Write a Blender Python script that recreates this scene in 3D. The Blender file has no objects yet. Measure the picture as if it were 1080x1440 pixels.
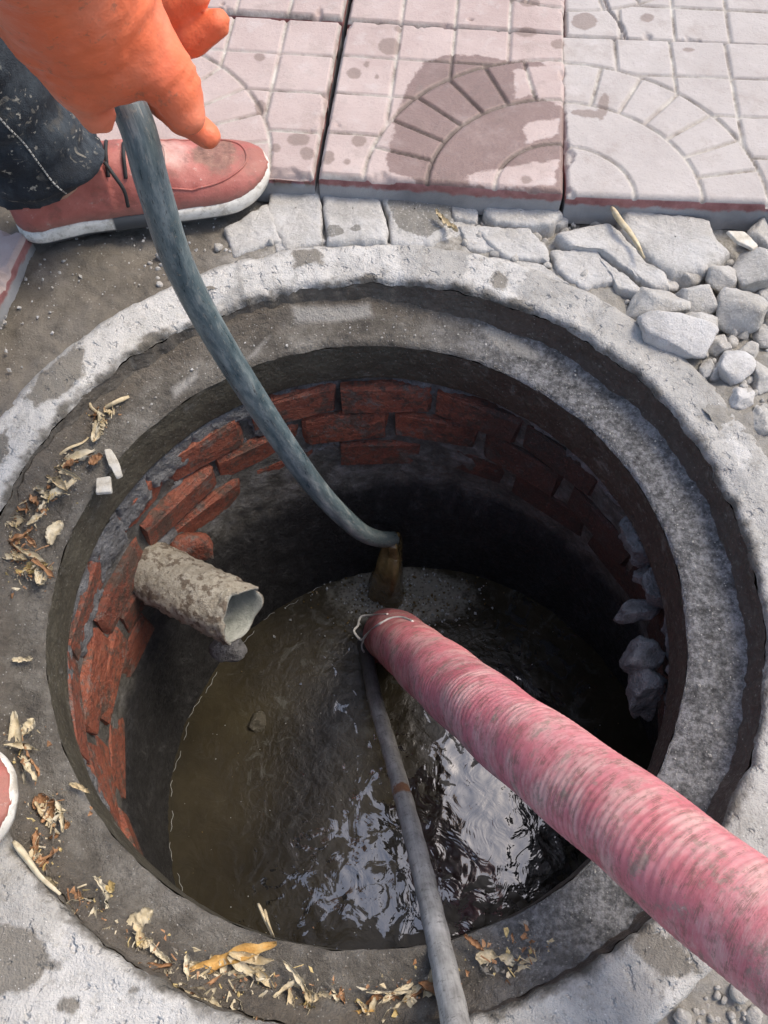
import bpy, bmesh, math, random
import numpy as np
from mathutils import Vector, Matrix

random.seed(7); RNG = np.random.default_rng(7)
scene = bpy.context.scene
COL = scene.collection

# ------------------------------------------------------------------ camera, sky, sun, exposure
F_PX, PITCH, ROLL = 1261.46, 1.0888, -0.0049
CAM = np.array([0.0186, -0.3642, 0.8413])
FW = np.array([0, math.cos(PITCH), -math.sin(PITCH)])
_rt = np.array([1.0, 0, 0]); _up = np.cross(_rt, FW)
RT = _rt*math.cos(ROLL) + _up*math.sin(ROLL)
UP = -_rt*math.sin(ROLL) + _up*math.cos(ROLL)
cam_data = bpy.data.cameras.new('camera')
cam = bpy.data.objects.new('camera', cam_data); COL.objects.link(cam)
cam_data.sensor_fit = 'VERTICAL'; cam_data.sensor_height = 36.0
cam_data.lens = F_PX/1440*36.0
cam_data.clip_start = 0.02; cam_data.clip_end = 400
cam.matrix_world = Matrix(((RT[0], UP[0], -FW[0], CAM[0]), (RT[1], UP[1], -FW[1], CAM[1]), (RT[2], UP[2], -FW[2], CAM[2]), (0, 0, 0, 1)))
scene.camera = cam

SUN_DIR = Vector((0.48, 0.20, 0.86)).normalized()      # towards the sun
world = bpy.data.worlds.new('World'); scene.world = world; world.use_nodes = True
wn = world.node_tree
bg = wn.nodes['Background']; sky = wn.nodes.new('ShaderNodeTexSky')
sky.sky_type = 'NISHITA'; sky.sun_disc = False
sky.sun_elevation = math.asin(SUN_DIR.z); sky.sun_rotation = math.atan2(SUN_DIR.x, SUN_DIR.y)
sky.air_density = 1.0; sky.dust_density = 3.0; sky.ozone_density = 0.5
wn.links.new(sky.outputs[0], bg.inputs[0]); bg.inputs[1].default_value = 0.15
sd_ = bpy.data.lights.new('sun', 'SUN'); sd_.energy = 1.25; sd_.angle = math.radians(20); sd_.color = (1.0, 0.90, 0.76)
sun = bpy.data.objects.new('sun', sd_); COL.objects.link(sun)
sun.rotation_euler = SUN_DIR.to_track_quat('Z', 'Y').to_euler(); sun.location = (2, 1, 4)
scene.view_settings.view_transform = 'Standard'; scene.view_settings.look = 'None'
scene.view_settings.exposure = 0.80; scene.view_settings.gamma = 1.0

# ------------------------------------------------------------------ small maths
def ray(x, y): return FW + RT*(x-540)/F_PX + UP*(720-y)/F_PX
def atz(x, y, z=0.0):            # point of the photograph's pixel on the level z
    d = ray(x, y); return CAM + d*(z-CAM[2])/d[2]
def aty(x, y, Y):
    d = ray(x, y); return CAM + d*(Y-CAM[1])/d[1]
def atd(x, y, D): return CAM + ray(x, y)*D

def _hash(ix, iy, iz, seed):
    h = (ix.astype(np.int64)*374761393 + iy.astype(np.int64)*668265263 + iz.astype(np.int64)*2147483647 + seed*1274126177) & 0xffffffff
    h = ((h ^ (h >> 13))*1274126177) & 0xffffffff
    h = ((h ^ (h >> 16))*2246822519) & 0xffffffff
    return ((h ^ (h >> 15)) & 0xffff)/65535.0
def vnoise(P, seed=0):
    P = np.asarray(P, float); I = np.floor(P).astype(np.int64); f = P-I; f = f*f*(3-2*f)
    x, y, z = I[..., 0], I[..., 1], I[..., 2]; u, v, w = f[..., 0], f[..., 1], f[..., 2]
    def c(a, b, d): return _hash(x+a, y+b, z+d, seed)
    x00 = c(0,0,0)*(1-u)+c(1,0,0)*u; x10 = c(0,1,0)*(1-u)+c(1,1,0)*u
    x01 = c(0,0,1)*(1-u)+c(1,0,1)*u; x11 = c(0,1,1)*(1-u)+c(1,1,1)*u
    return ((x00*(1-v)+x10*v)*(1-w)+(x01*(1-v)+x11*v)*w)*2-1
def fbm(P, scale=1.0, octs=4, seed=0, gain=0.5):
    P = np.asarray(P, float)*scale; a = 1.0; s = 0; t = 0
    for k in range(octs):
        s = s + a*vnoise(P*2.03**k + 17.3*k, seed+k*31); t += a; a *= gain
    return s/t
def smooth(x, a, b):
    t = np.clip((x-a)/(b-a), 0, 1); return t*t*(3-2*t)
def sdpoly(Q, poly):             # signed distance, positive inside
    Q = np.asarray(Q, float)[:, :2]; poly = np.asarray(poly, float)[:, :2]
    d = np.full(len(Q), 1e9); ins = np.zeros(len(Q), bool); n = len(poly)
    for i in range(n):
        a, b = poly[i], poly[(i+1) % n]; e = b-a; w = Q-a
        t = np.clip((w@e)/max(e@e, 1e-12), 0, 1)
        d = np.minimum(d, np.linalg.norm(w-t[:, None]*e, axis=1))
        c = (a[1] > Q[:, 1]) != (b[1] > Q[:, 1])
        if abs(e[1]) > 1e-12:
            ins ^= c & (Q[:, 0] < e[0]*(Q[:, 1]-a[1])/e[1]+a[0])
    return np.where(ins, d, -d)
def pxpoly(pts, z=0.0): return np.array([atz(x, y, z) for x, y in pts])
def pxell(cx, cy, rx, ry, ang=0, n=20):
    a = math.radians(ang)
    return [(cx+rx*math.cos(t)*math.cos(a)-ry*math.sin(t)*math.sin(a), cy+rx*math.cos(t)*math.sin(a)+ry*math.sin(t)*math.cos(a)) for t in np.linspace(0, 2*math.pi, n, endpoint=False)]
def union_sd(Q, polys, z=0.0):
    d = np.full(len(Q), -0.2)
    lo, hi = np.asarray(Q)[:, :2].min(0)-0.06, np.asarray(Q)[:, :2].max(0)+0.06
    for p in polys:
        w = pxpoly(p, z)
        if (w[:, :2].max(0) < lo).any() or (w[:, :2].min(0) > hi).any(): continue
        d = np.maximum(d, sdpoly(Q, w))
    return d

# ------------------------------------------------------------------ object helpers
def mesh_from(name, V, Fc, smooth_shade=True):
    me = bpy.data.meshes.new(name)
    V = np.asarray(V, np.float32)
    if isinstance(Fc, np.ndarray):
        n, k = Fc.shape
        me.vertices.add(len(V)); me.vertices.foreach_set('co', V.ravel())
        me.loops.add(n*k); me.loops.foreach_set('vertex_index', Fc.astype(np.int32).ravel())
        me.polygons.add(n); me.polygons.foreach_set('loop_start', np.arange(0, n*k, k, dtype=np.int32))
        me.polygons.foreach_set('loop_total', np.full(n, k, np.int32))
        me.update(calc_edges=True)
    else:
        me.from_pydata([tuple(v) for v in V], [], Fc); me.update()
    me.polygons.foreach_set('use_smooth', np.full(len(me.polygons), smooth_shade, bool))
    return me
def attr(me, name, vals):
    a = me.attributes.new(name, 'FLOAT', 'POINT'); a.data.foreach_set('value', np.asarray(vals, np.float32))
def put(name, me, mat=None, parent=None, loc=None):
    o = bpy.data.objects.new(name, me); COL.objects.link(o)
    if mat is not None and not me.materials: me.materials.append(mat)
    if parent is not None: o.parent = parent
    if loc is not None: o.location = loc
    return o
def tag(o, label=None, cat=None, group=None, kind=None):
    if label: o['label'] = label
    if cat: o['category'] = cat
    if group: o['group'] = group
    if kind: o['kind'] = kind
    return o
def empty(name, loc=(0, 0, 0)):
    o = bpy.data.objects.new(name, None); o.empty_display_size = 0.05; o.location = loc; COL.objects.link(o); return o
def grid_faces(nu, nv, wrap_u=False, flip=False):      # index = i*nv + j
    iu = np.arange(nu if wrap_u else nu-1); jv = np.arange(nv-1)
    I, J = np.meshgrid(iu, jv, indexing='ij'); I2 = (I+1) % nu
    q = np.stack([I*nv+J, I2*nv+J, I2*nv+J+1, I*nv+J+1], -1).reshape(-1, 4)
    return q[:, ::-1].copy() if flip else q
def catmull(P, n):
    P = np.asarray(P, float); P = np.vstack([2*P[0]-P[1], P, 2*P[-1]-P[-2]])
    out = []; segs = len(P)-3
    for i in range(segs):
        p0, p1, p2, p3 = P[i:i+4]
        for t in np.linspace(0, 1, n, endpoint=False):
            out.append(0.5*((2*p1)+(-p0+p2)*t+(2*p0-5*p1+4*p2-p3)*t*t+(-p0+3*p1-3*p2+p3)*t**3))
    out.append(P[-2]); return np.array(out)
def resample(P, step):
    L = np.r_[0, np.cumsum(np.linalg.norm(np.diff(P, axis=0), axis=1))]; n = max(int(L[-1]/step), 3)
    s = np.linspace(0, L[-1], n)
    return np.stack([np.interp(s, L, P[:, k]) for k in range(P.shape[1])], -1), s
def sweep(name, P, rad, sides=24, caps=True, radfun=None, seed_up=(0, 0, 1)):
    P = np.asarray(P, float); n = len(P)
    T = np.gradient(P, axis=0); T /= np.linalg.norm(T, axis=1)[:, None]
    u = np.array(seed_up, float); u -= T[0]*(u@T[0])
    if np.linalg.norm(u) < 1e-3: u = np.array([1.0, 0, 0]); u -= T[0]*(u@T[0])
    u /= np.linalg.norm(u); U = [u]
    for i in range(1, n):
        u = U[-1]-T[i]*(U[-1]@T[i]); U.append(u/np.linalg.norm(u))
    U = np.array(U); W = np.cross(T, U); a = np.linspace(0, 2*np.pi, sides, endpoint=False)
    s = np.r_[0, np.cumsum(np.linalg.norm(np.diff(P, axis=0), axis=1))]
    R = np.broadcast_to(np.asarray(rad, float).reshape(-1, 1) if np.ndim(rad) else np.full((n, 1), rad), (n, sides)).copy()
    if radfun is not None: R = R+radfun(s[:, None], a[None, :])
    V = P[:, None]+R[..., None]*(np.cos(a)[None, :, None]*U[:, None]+np.sin(a)[None, :, None]*W[:, None])
    q = []
    i = np.arange(n-1)[:, None]; j = np.arange(sides)[None, :]; j2 = (j+1) % sides
    q = np.stack(np.broadcast_arrays(i*sides+j, i*sides+j2, (i+1)*sides+j2, (i+1)*sides+j), -1).reshape(-1, 4)
    V = V.reshape(-1, 3)
    if caps:
        V = np.vstack([V, P[0], P[-1]]); k0 = n*sides; k1 = k0+1; jj = np.arange(0, sides, 2)
        c0 = np.stack([np.full(len(jj), k0), (jj+2) % sides, jj+1, jj], -1)
        c1 = np.stack([np.full(len(jj), k1), (n-1)*sides+jj, (n-1)*sides+jj+1, (n-1)*sides+(jj+2) % sides], -1)
        q = np.vstack([q, c0, c1])
    me = mesh_from(name, V, q)
    sv = np.repeat(s, sides)
    attr(me, 'along', np.r_[sv, [0, s[-1]]] if caps else sv)
    ca = np.tile(np.cos(a), n)*0.01; sa = np.tile(np.sin(a), n)*0.01
    attr(me, 'ca', np.r_[ca, [0, 0]] if caps else ca); attr(me, 'sa', np.r_[sa, [0, 0]] if caps else sa)
    return me

# naive surface nets: a smooth closed skin round a distance field
def surface_nets(sdf, lo, hi, res):
    lo = np.array(lo, float); hi = np.array(hi, float); n = np.ceil((hi-lo)/res).astype(int)+1
    ax = [lo[k]+np.arange(n[k])*res for k in range(3)]
    G = np.stack(np.meshgrid(*ax, indexing='ij'), -1)
    # coarse pass first, so that only the points near the surface are worked out in full
    k = 4; nc = (n-1)//k+2
    Gc = np.stack(np.meshgrid(*[lo[i]+np.arange(nc[i])*res*k for i in range(3)], indexing='ij'), -1)
    Dc = sdf(Gc.reshape(-1, 3)).reshape(nc)
    ii = [np.minimum((np.arange(n[i])+k//2)//k, nc[i]-1) for i in range(3)]
    D = Dc[np.ix_(*ii)].copy(); nearm = np.abs(D) < res*k*1.6+0.012
    D[nearm] = sdf(G[nearm])
    S = D < 0
    acc = np.zeros(tuple(n-1)+(3,)); cnt = np.zeros(tuple(n-1))
    cor = [(a, b, c) for a in (0, 1) for b in (0, 1) for c in (0, 1)]
    def sl(c, arr): return arr[c[0]:c[0]+n[0]-1, c[1]:c[1]+n[1]-1, c[2]:c[2]+n[2]-1]
    for a in cor:
        for b in cor:
            if sum(b)-sum(a) == 1 and all(y >= x for x, y in zip(a, b)):
                da, db = sl(a, D), sl(b, D); m = (da < 0) != (db < 0)
                t = np.where(m, da/np.where(m, da-db, 1), 0)
                p = np.array(a, float)+(np.array(b)-np.array(a))*t[..., None]
                acc += p*m[..., None]; cnt += m
    act = cnt > 0; idx = -np.ones(cnt.shape, int); idx[act] = np.arange(act.sum())
    base = np.stack(np.nonzero(act), -1)
    V = lo+(base+acc[act]/cnt[act][:, None])*res
    Q = []
    for k in range(3):
        a, b = [(1, 2), (2, 0), (0, 1)][k]
        s0 = [slice(1, n[i]-1) for i in range(3)]; s0[k] = slice(0, n[k]-1)
        s1 = list(s0); s1[k] = slice(1, n[k])
        A, B = S[tuple(s0)], S[tuple(s1)]
        ii = np.stack(np.nonzero(A != B), -1)
        if not len(ii): continue
        fl = A[tuple(ii.T)]; off = np.array([s0[i].start for i in range(3)]); c = ii+off
        ea = np.zeros(3, int); ea[a] = 1; eb = np.zeros(3, int); eb[b] = 1
        q = np.stack([idx[tuple((c-ea-eb).T)], idx[tuple((c-eb).T)], idx[tuple(c.T)], idx[tuple((c-ea).T)]], -1)
        q[~fl] = q[~fl][:, ::-1]; Q.append(q)
    Q = np.vstack(Q); Q = Q[(Q >= 0).all(1)]
    return V, Q
def relax(V, Q, n=2):      # relax the stair-steps of the field
    for _ in range(n):
        acc = np.zeros_like(V); ct = np.zeros(len(V))
        for a_, b_ in ((0, 1), (1, 2), (2, 3), (3, 0)):
            np.add.at(acc, Q[:, a_], V[Q[:, b_]]); np.add.at(acc, Q[:, b_], V[Q[:, a_]]); np.add.at(ct, Q[:, a_], 1); np.add.at(ct, Q[:, b_], 1)
        V = V*0.4+0.6*acc/np.maximum(ct, 1)[:, None]
    return V
def capsule(P, a, b, r0, r1=None):
    a = np.asarray(a, float); b = np.asarray(b, float); r1 = r0 if r1 is None else r1
    e = b-a; t = np.clip(((P-a)@e)/(e@e), 0, 1)
    return np.linalg.norm(P-a-t[:, None]*e, axis=1)-(r0+(r1-r0)*t)
def ellipsoid(P, c, r, M=None):
    q = P-np.asarray(c, float)
    if M is not None: q = q@M
    r = np.asarray(r, float); k = np.linalg.norm(q/r, axis=1); k2 = np.linalg.norm(q/(r*r), axis=1)
    return k*(k-1)/np.maximum(k2, 1e-9)
def smin(a, b, k):
    h = np.clip(0.5+0.5*(b-a)/k, 0, 1); return b*(1-h)+a*h-k*h*(1-h)

# ------------------------------------------------------------------ material helper
class Mat:
    def __init__(s, name):
        s.m = bpy.data.materials.new(name); s.m.use_nodes = True; s.t = s.m.node_tree
        s.b = s.t.nodes['Principled BSDF']; s._pos = None
    def n(s, typ, **kw):
        x = s.t.nodes.new(typ)
        for k, v in kw.items(): setattr(x, k, v)
        return x
    def set(s, sock, v):
        if isinstance(v, bpy.types.NodeSocket): s.t.links.new(v, sock)
        elif v is not None:
            if sock.type == 'RGBA' and len(v) == 3: v = (*v, 1)
            sock.default_value = v
    def pos(s):
        if s._pos is None: s._pos = s.n('ShaderNodeNewGeometry').outputs['Position']
        return s._pos
    def obj(s): return s.n('ShaderNodeTexCoord').outputs['Object']
    def rnd(s): return s.n('ShaderNodeObjectInfo').outputs['Random']
    def noise(s, scale, detail=5, rough=0.6, vec=None, dist=0.0, w=None):
        x = s.n('ShaderNodeTexNoise'); x.inputs['Scale'].default_value = scale; x.inputs['Detail'].default_value = detail
        x.inputs['Roughness'].default_value = rough; x.inputs['Distortion'].default_value = dist
        s.set(x.inputs['Vector'], vec if vec is not None else s.pos()); return x.outputs['Fac']
    def voro(s, scale, feat='F1', vec=None):
        x = s.n('ShaderNodeTexVoronoi', feature=feat); x.inputs['Scale'].default_value = scale
        s.set(x.inputs['Vector'], vec if vec is not None else s.pos()); return x.outputs['Distance']
    def math(s, op, a, b=None, c=None):
        x = s.n('ShaderNodeMath', operation=op); s.set(x.inputs[0], a)
        if b is not None: s.set(x.inputs[1], b)
        if c is not None: s.set(x.inputs[2], c)
        return x.outputs[0]
    def vmath(s, op, a, b=None):
        x = s.n('ShaderNodeVectorMath', operation=op); s.set(x.inputs[0], a)
        if b is not None: s.set(x.inputs[1], b)
        return x.outputs[0] if op != 'LENGTH' else x.outputs['Value']
    def step(s, v, lo, hi, o0=0.0, o1=1.0):
        x = s.n('ShaderNodeMapRange'); x.interpolation_type = 'SMOOTHSTEP'; s.set(x.inputs[0], v)
        for i, q in zip((1, 2, 3, 4), (lo, hi, o0, o1)): x.inputs[i].default_value = q
        return x.outputs[0]
    def ramp(s, f, *stops):
        x = s.n('ShaderNodeValToRGB'); s.set(x.inputs[0], f); e = x.color_ramp.elements
        while len(e) < len(stops): e.new(0.5)
        for k, (p, c) in zip(e, stops): k.position = p; k.color = (*c, 1)
        return x.outputs[0]
    def mix(s, f, a, b, mode='MIX'):
        x = s.n('ShaderNodeMix', data_type='RGBA', blend_type=mode)
        s.set(x.inputs[0], f); s.set(x.inputs[6], a); s.set(x.inputs[7], b); return x.outputs[2]
    def tube(s, kr, kl):      # seamless coordinates on a swept tube
        x = s.n('ShaderNodeCombineXYZ')
        for i, (nm, k) in enumerate((('ca', kr), ('sa', kr), ('along', kl))): s.set(x.inputs[i], s.math('MULTIPLY', s.attr(nm), k))
        return x.outputs[0]
    def attr(s, name): return s.n('ShaderNodeAttribute', attribute_name=name).outputs['Fac']
    def bump(s, h, strength=0.5, dist=0.005, normal=None):
        x = s.n('ShaderNodeBump'); x.inputs['Strength'].default_value = strength; x.inputs['Distance'].default_value = dist
        s.set(x.inputs['Height'], h)
        if normal is not None: s.set(x.inputs['Normal'], normal)
        return x.outputs[0]
    def sep(s, v):
        x = s.n('ShaderNodeSeparateXYZ'); s.set(x.inputs[0], v); return x.outputs
    def radius(s):
        x = s.n('ShaderNodeVectorMath', operation='MULTIPLY'); s.set(x.inputs[0], s.pos()); x.inputs[1].default_value = (1, 1, 0)
        return s.vmath('LENGTH', x.outputs[0])
    def done(s, col, rough=0.8, normal=None, spec=None, **kw):
        s.set(s.b.inputs['Base Color'], col); s.set(s.b.inputs['Roughness'], rough)
        if normal is not None: s.set(s.b.inputs['Normal'], normal)
        if spec is not None: s.b.inputs['Specular IOR Level'].default_value = spec
        for k, v in kw.items(): s.set(s.b.inputs[k.replace('_', ' ')], v)
        return s.m
def wob(m, v, amp, scale=70, detail=5):      # a signed distance plus noise
    return m.math('ADD', v, m.math('MULTIPLY', m.math('SUBTRACT', m.noise(scale, detail), 0.5), amp))

# ------------------------------------------------------------------ materials
def mat_rim():
    m = Mat('rim_concrete')
    n1 = m.noise(14, 7, 0.65); n2 = m.noise(160, 4, 0.7); n3 = m.noise(520, 2, 0.6)
    dry = m.ramp(n1, (0.3, (0.44, 0.425, 0.395)), (0.7, (0.62, 0.605, 0.57)))
    mid = m.ramp(n1, (0.3, (0.31, 0.30, 0.275)), (0.7, (0.48, 0.465, 0.435)))
    damp = m.ramp(n1, (0.3, (0.15, 0.135, 0.11)), (0.7, (0.25, 0.23, 0.195)))
    c = m.mix(m.step(wob(m, m.attr('dry'), 0.030, 50), -0.004, 0.003), mid, dry)
    c = m.mix(m.step(wob(m, m.attr('damp'), 0.022), -0.003, 0.003), c, damp)
    sp = m.step(m.voro(230), 0.12, 0.22)
    c = m.mix(m.math('MULTIPLY', m.math('SUBTRACT', 1.0, sp), m.step(n2, 0.5, 0.62)), c, (0.75, 0.73, 0.69))
    c = m.mix(m.step(n2, 0.56, 0.68, 0, 0.45), c, (0.16, 0.15, 0.13))
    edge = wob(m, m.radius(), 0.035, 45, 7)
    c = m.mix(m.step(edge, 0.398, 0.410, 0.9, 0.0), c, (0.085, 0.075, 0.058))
    c = m.mix(m.step(m.noise(34, 8, 0.78), 0.50, 0.66, 0, 0.45), c, (0.20, 0.185, 0.155))
    h = m.math('ADD', m.math('ADD', m.math('MULTIPLY', n2, 0.7), m.math('MULTIPLY', n3, 0.4)), m.step(m.noise(75, 3, 0.5), 0.30, 0.42, 0, 0.7))
    return m.done(c, m.step(m.attr('damp'), -0.004, 0.004, 0.85, 0.6), m.bump(h, 0.85, 0.005))
def mat_wall(name, a, b, rough=0.55):
    m = Mat(name)
    n1 = m.noise(22, 7, 0.7); n2 = m.noise(140, 5, 0.7)
    c = m.ramp(n1, (0.3, a), (0.72, b))
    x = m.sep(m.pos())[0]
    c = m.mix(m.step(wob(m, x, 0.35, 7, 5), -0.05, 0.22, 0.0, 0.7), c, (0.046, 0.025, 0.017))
    c = m.mix(m.step(m.voro(160), 0.05, 0.16, 0.8, 0.0), c, (0.33, 0.31, 0.27))
    c = m.mix(m.step(n2, 0.56, 0.70, 0, 0.6), c, (0.16, 0.145, 0.11))
    c = m.mix(m.step(m.noise(40, 7, 0.75), 0.56, 0.68, 0, 0.55), c, (0.20, 0.19, 0.165))
    return m.done(c, m.math('SUBTRACT', 1.0, m.step(n2, 0.3, 0.7, 0.3, 0.62)), m.bump(m.math('ADD', n2, m.math('MULTIPLY', n1, 2.0)), 0.7, 0.006))
def mat_ledge():
    m = Mat('seat_concrete')
    n1 = m.noise(16, 7, 0.65); n2 = m.noise(130, 5, 0.75); n3 = m.noise(420, 3, 0.7)
    x = m.sep(m.pos())
    right = m.step(wob(m, x[0], 0.22, 9, 4), 0.04, 0.22)
    dirt = m.ramp(m.math('ADD', m.math('MULTIPLY', n1, 0.55), m.math('MULTIPLY', m.noise(55, 7, 0.75), 0.45)), (0.36, (0.055, 0.045, 0.033)), (0.47, (0.14, 0.122, 0.095)), (0.56, (0.23, 0.21, 0.175)), (0.66, (0.33, 0.31, 0.27)))
    dirt = m.mix(m.step(wob(m, m.radius(), 0.05, 30, 6), 0.368, 0.388, 0, 0.6), dirt, m.ramp(n2, (0.35, (0.06, 0.045, 0.03)), (0.65, (0.19, 0.15, 0.105))))
    wet = m.ramp(m.math('ADD', m.math('MULTIPLY', m.noise(40, 7, 0.75), 0.55), m.math('MULTIPLY', m.noise(190, 4, 0.7), 0.45)), (0.37, (0.05, 0.05, 0.05)), (0.48, (0.17, 0.17, 0.17)), (0.58, (0.38, 0.38, 0.385)))
    c = m.mix(right, dirt, wet)
    c = m.mix(m.step(m.attr('pale'), -0.004, 0.006, 0, 0.75), c, (0.52, 0.50, 0.46))
    c = m.mix(m.step(m.voro(170), 0.06, 0.17, 0.75, 0.0), c, (0.55, 0.53, 0.49))
    c = m.mix(m.step(n2, 0.57, 0.7, 0, 0.7), c, (0.085, 0.08, 0.07))
    h = m.math('ADD', n2, m.math('MULTIPLY', n3, 0.5))
    ro = m.math('SUBTRACT', 0.85, m.math('MULTIPLY', right, 0.72))
    return m.done(c, ro, m.bump(h, 1.0, 0.010), 1.0)
def mat_shaft():
    m = Mat('shaft_plaster')
    z = m.sep(m.pos())[2]
    n1 = m.noise(30, 7, 0.7); n2 = m.noise(150, 5, 0.75)
    mortar = m.ramp(n1, (0.3, (0.050, 0.047, 0.040)), (0.5, (0.13, 0.125, 0.11)), (0.68, (0.27, 0.265, 0.255)))
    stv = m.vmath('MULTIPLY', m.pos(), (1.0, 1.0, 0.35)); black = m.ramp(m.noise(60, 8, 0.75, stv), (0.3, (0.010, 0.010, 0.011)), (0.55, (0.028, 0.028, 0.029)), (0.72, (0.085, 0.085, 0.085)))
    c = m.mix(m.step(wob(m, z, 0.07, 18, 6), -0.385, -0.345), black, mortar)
    c = m.mix(m.step(m.voro(190), 0.03, 0.10, 0.5, 0.0), c, (0.25, 0.25, 0.25))
    h = m.math('ADD', n1, m.math('MULTIPLY', n2, 0.7))
    return m.done(c, m.step(n2, 0.35, 0.65, 0.35, 0.7), m.bump(h, 1.0, 0.010), 0.4)
def mat_brick():
    m = Mat('red_brick')
    r = m.rnd(); n1 = m.noise(45, 6, 0.7); n2 = m.noise(220, 4, 0.7)
    red = m.ramp(n1, (0.25, (0.16, 0.046, 0.030)), (0.5, (0.30, 0.088, 0.048)), (0.75, (0.42, 0.155, 0.088)))
    red = m.mix(m.math('MULTIPLY', r, 0.6), red, (0.15, 0.055, 0.04))
    g = wob(m, m.noise(15, 7, 0.75), 0.30, 120)
    c = m.mix(m.step(g, 0.48, 0.60, 0, 0.8), red, (0.080, 0.066, 0.050))
    c = m.mix(m.math('MULTIPLY', m.step(m.noise(28, 7, 0.75), 0.54, 0.64), 0.7), c, (0.17, 0.16, 0.14))
    c = m.mix(m.step(m.noise(70, 7, 0.78), 0.52, 0.64, 0, 0.75), c, (0.050, 0.038, 0.030))
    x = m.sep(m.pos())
    c = m.mix(m.step(wob(m, x[0], 0.25, 12), 0.03, 0.20, 0, 0.82), c, (0.026, 0.020, 0.016))     # right-hand bricks: shade as well as dirt painted into the colour
    c = m.mix(m.step(n2, 0.6, 0.72, 0, 0.6), c, (0.28, 0.26, 0.23))
    return m.done(c, m.step(n2, 0.3, 0.7, 0.4, 0.8), m.bump(m.math('ADD', n1, m.math('MULTIPLY', n2, 0.6)), 1.0, 0.006))
def mat_lump():
    m = Mat('grey_mortar')
    n1 = m.noise(50, 7, 0.75); n2 = m.noise(200, 4, 0.7)
    c = m.ramp(n1, (0.3, (0.08, 0.08, 0.08)), (0.5, (0.20, 0.20, 0.20)), (0.7, (0.36, 0.36, 0.36)))
    c = m.mix(m.step(n2, 0.56, 0.68, 0, 0.8), c, (0.05, 0.05, 0.05))
    return m.done(c, 0.45, m.bump(m.math('ADD', n1, n2), 0.9, 0.008))
def mat_tile(name, a, b, warm=1.0):
    m = Mat(name)
    n1 = m.noise(9, 6, 0.6); n2 = m.noise(260, 4, 0.75); n3 = m.noise(45, 5, 0.6)
    c = m.ramp(n1, (0.3, a), (0.7, b))
    c = m.mix(m.step(n3, 0.52, 0.75, 0, 0.35), c, (0.56, 0.52, 0.50))
    c = m.mix(m.step(n2, 0.55, 0.75, 0, 0.5), c, (0.30, 0.22, 0.20))
    c = m.mix(m.step(m.noise(20, 7, 0.75), 0.50, 0.70, 0, 0.40), c, (0.30, 0.245, 0.21))
    gr = m.attr('groove')
    sand = m.ramp(m.noise(24, 6, 0.7), (0.36, (0.15, 0.13, 0.11)), (0.46, (0.34, 0.31, 0.27)), (0.6, (0.55, 0.53, 0.48)))
    c = m.mix(m.math('MULTIPLY', gr, m.step(m.noise(14, 4), 0.3, 0.55, 0.35, 0.9)), c, sand)
    wet = m.math('MULTIPLY', m.step(wob(m, m.attr('wet'), 0.020, 60), -0.0025, 0.002), m.step(m.noise(18, 5, 0.7), 0.30, 0.5, 0.72, 1.0))
    c = m.mix(m.math('MULTIPLY', wet, 0.9), c, m.mix(1.0, c, (0.42, 0.33, 0.30), 'MULTIPLY'))
    c = m.mix(m.math('MULTIPLY', m.math('MULTIPLY', wet, gr), 0.75), c, (0.07, 0.045, 0.035))
    spot = m.step(wob(m, m.attr('spot'), 0.008, 120), -0.002, 0.002)
    c = m.mix(m.math('MULTIPLY', spot, 0.7), c, (0.21, 0.155, 0.13))
    low = m.step(wob(m, m.attr('side'), 0.5, 60), 0.45, 0.62)
    c = m.mix(m.step(m.attr('side'), 0.02, 0.12), c, m.mix(low, m.ramp(n3, (0.35, (0.22, 0.085, 0.08)), (0.65, (0.36, 0.17, 0.16))), m.ramp(n1, (0.35, (0.20, 0.20, 0.20)), (0.65, (0.36, 0.36, 0.36)))))
    ro = m.math('SUBTRACT', 0.8, m.math('MULTIPLY', wet, 0.45))
    return m.done(c, ro, m.bump(m.math('ADD', n2, n3), 0.5, 0.0025))
def mat_stone(name, a, b, c3, bs=0.8):
    m = Mat(name)
    p = m.vmath('ADD', m.pos(), m.vmath('MULTIPLY', m.n('ShaderNodeObjectInfo').outputs['Location'], (3.1, 2.3, 1.7)))
    n1 = m.noise(30, 7, 0.65, p); n2 = m.noise(190, 5, 0.75, p)
    c = m.ramp(n1, (0.28, a), (0.5, b), (0.72, c3))
    c = m.mix(m.step(m.voro(150, vec=p), 0.07, 0.2, 0.45, 0.0), c, (0.26, 0.24, 0.21))
    c = m.mix(m.step(n2, 0.56, 0.70, 0, 0.5), c, (0.32, 0.29, 0.24))
    c = m.mix(m.step(m.noise(14, 6, 0.7, p), 0.52, 0.70, 0, 0.4), c, (0.42, 0.385, 0.32))
    wet = m.step(wob(m, m.attr('wet'), 0.012, 90), -0.001, 0.001)
    c = m.mix(m.math('MULTIPLY', wet, 0.9), c, m.mix(1.0, c, (0.42, 0.41, 0.38), 'MULTIPLY'))
    agg = m.noise(420, 3, 0.7, p); c = m.mix(m.step(agg, 0.64, 0.74, 0, 0.5), c, (0.22, 0.20, 0.17)); c = m.mix(m.step(m.noise(300, 3, 0.7, p), 0.56, 0.66, 0, 0.45), c, (0.70, 0.69, 0.66))
    return m.done(c, 0.88, m.bump(m.math('ADD', n1, m.math('ADD', n2, m.math('MULTIPLY', agg, 0.25))), 0.75, 0.005))
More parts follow.
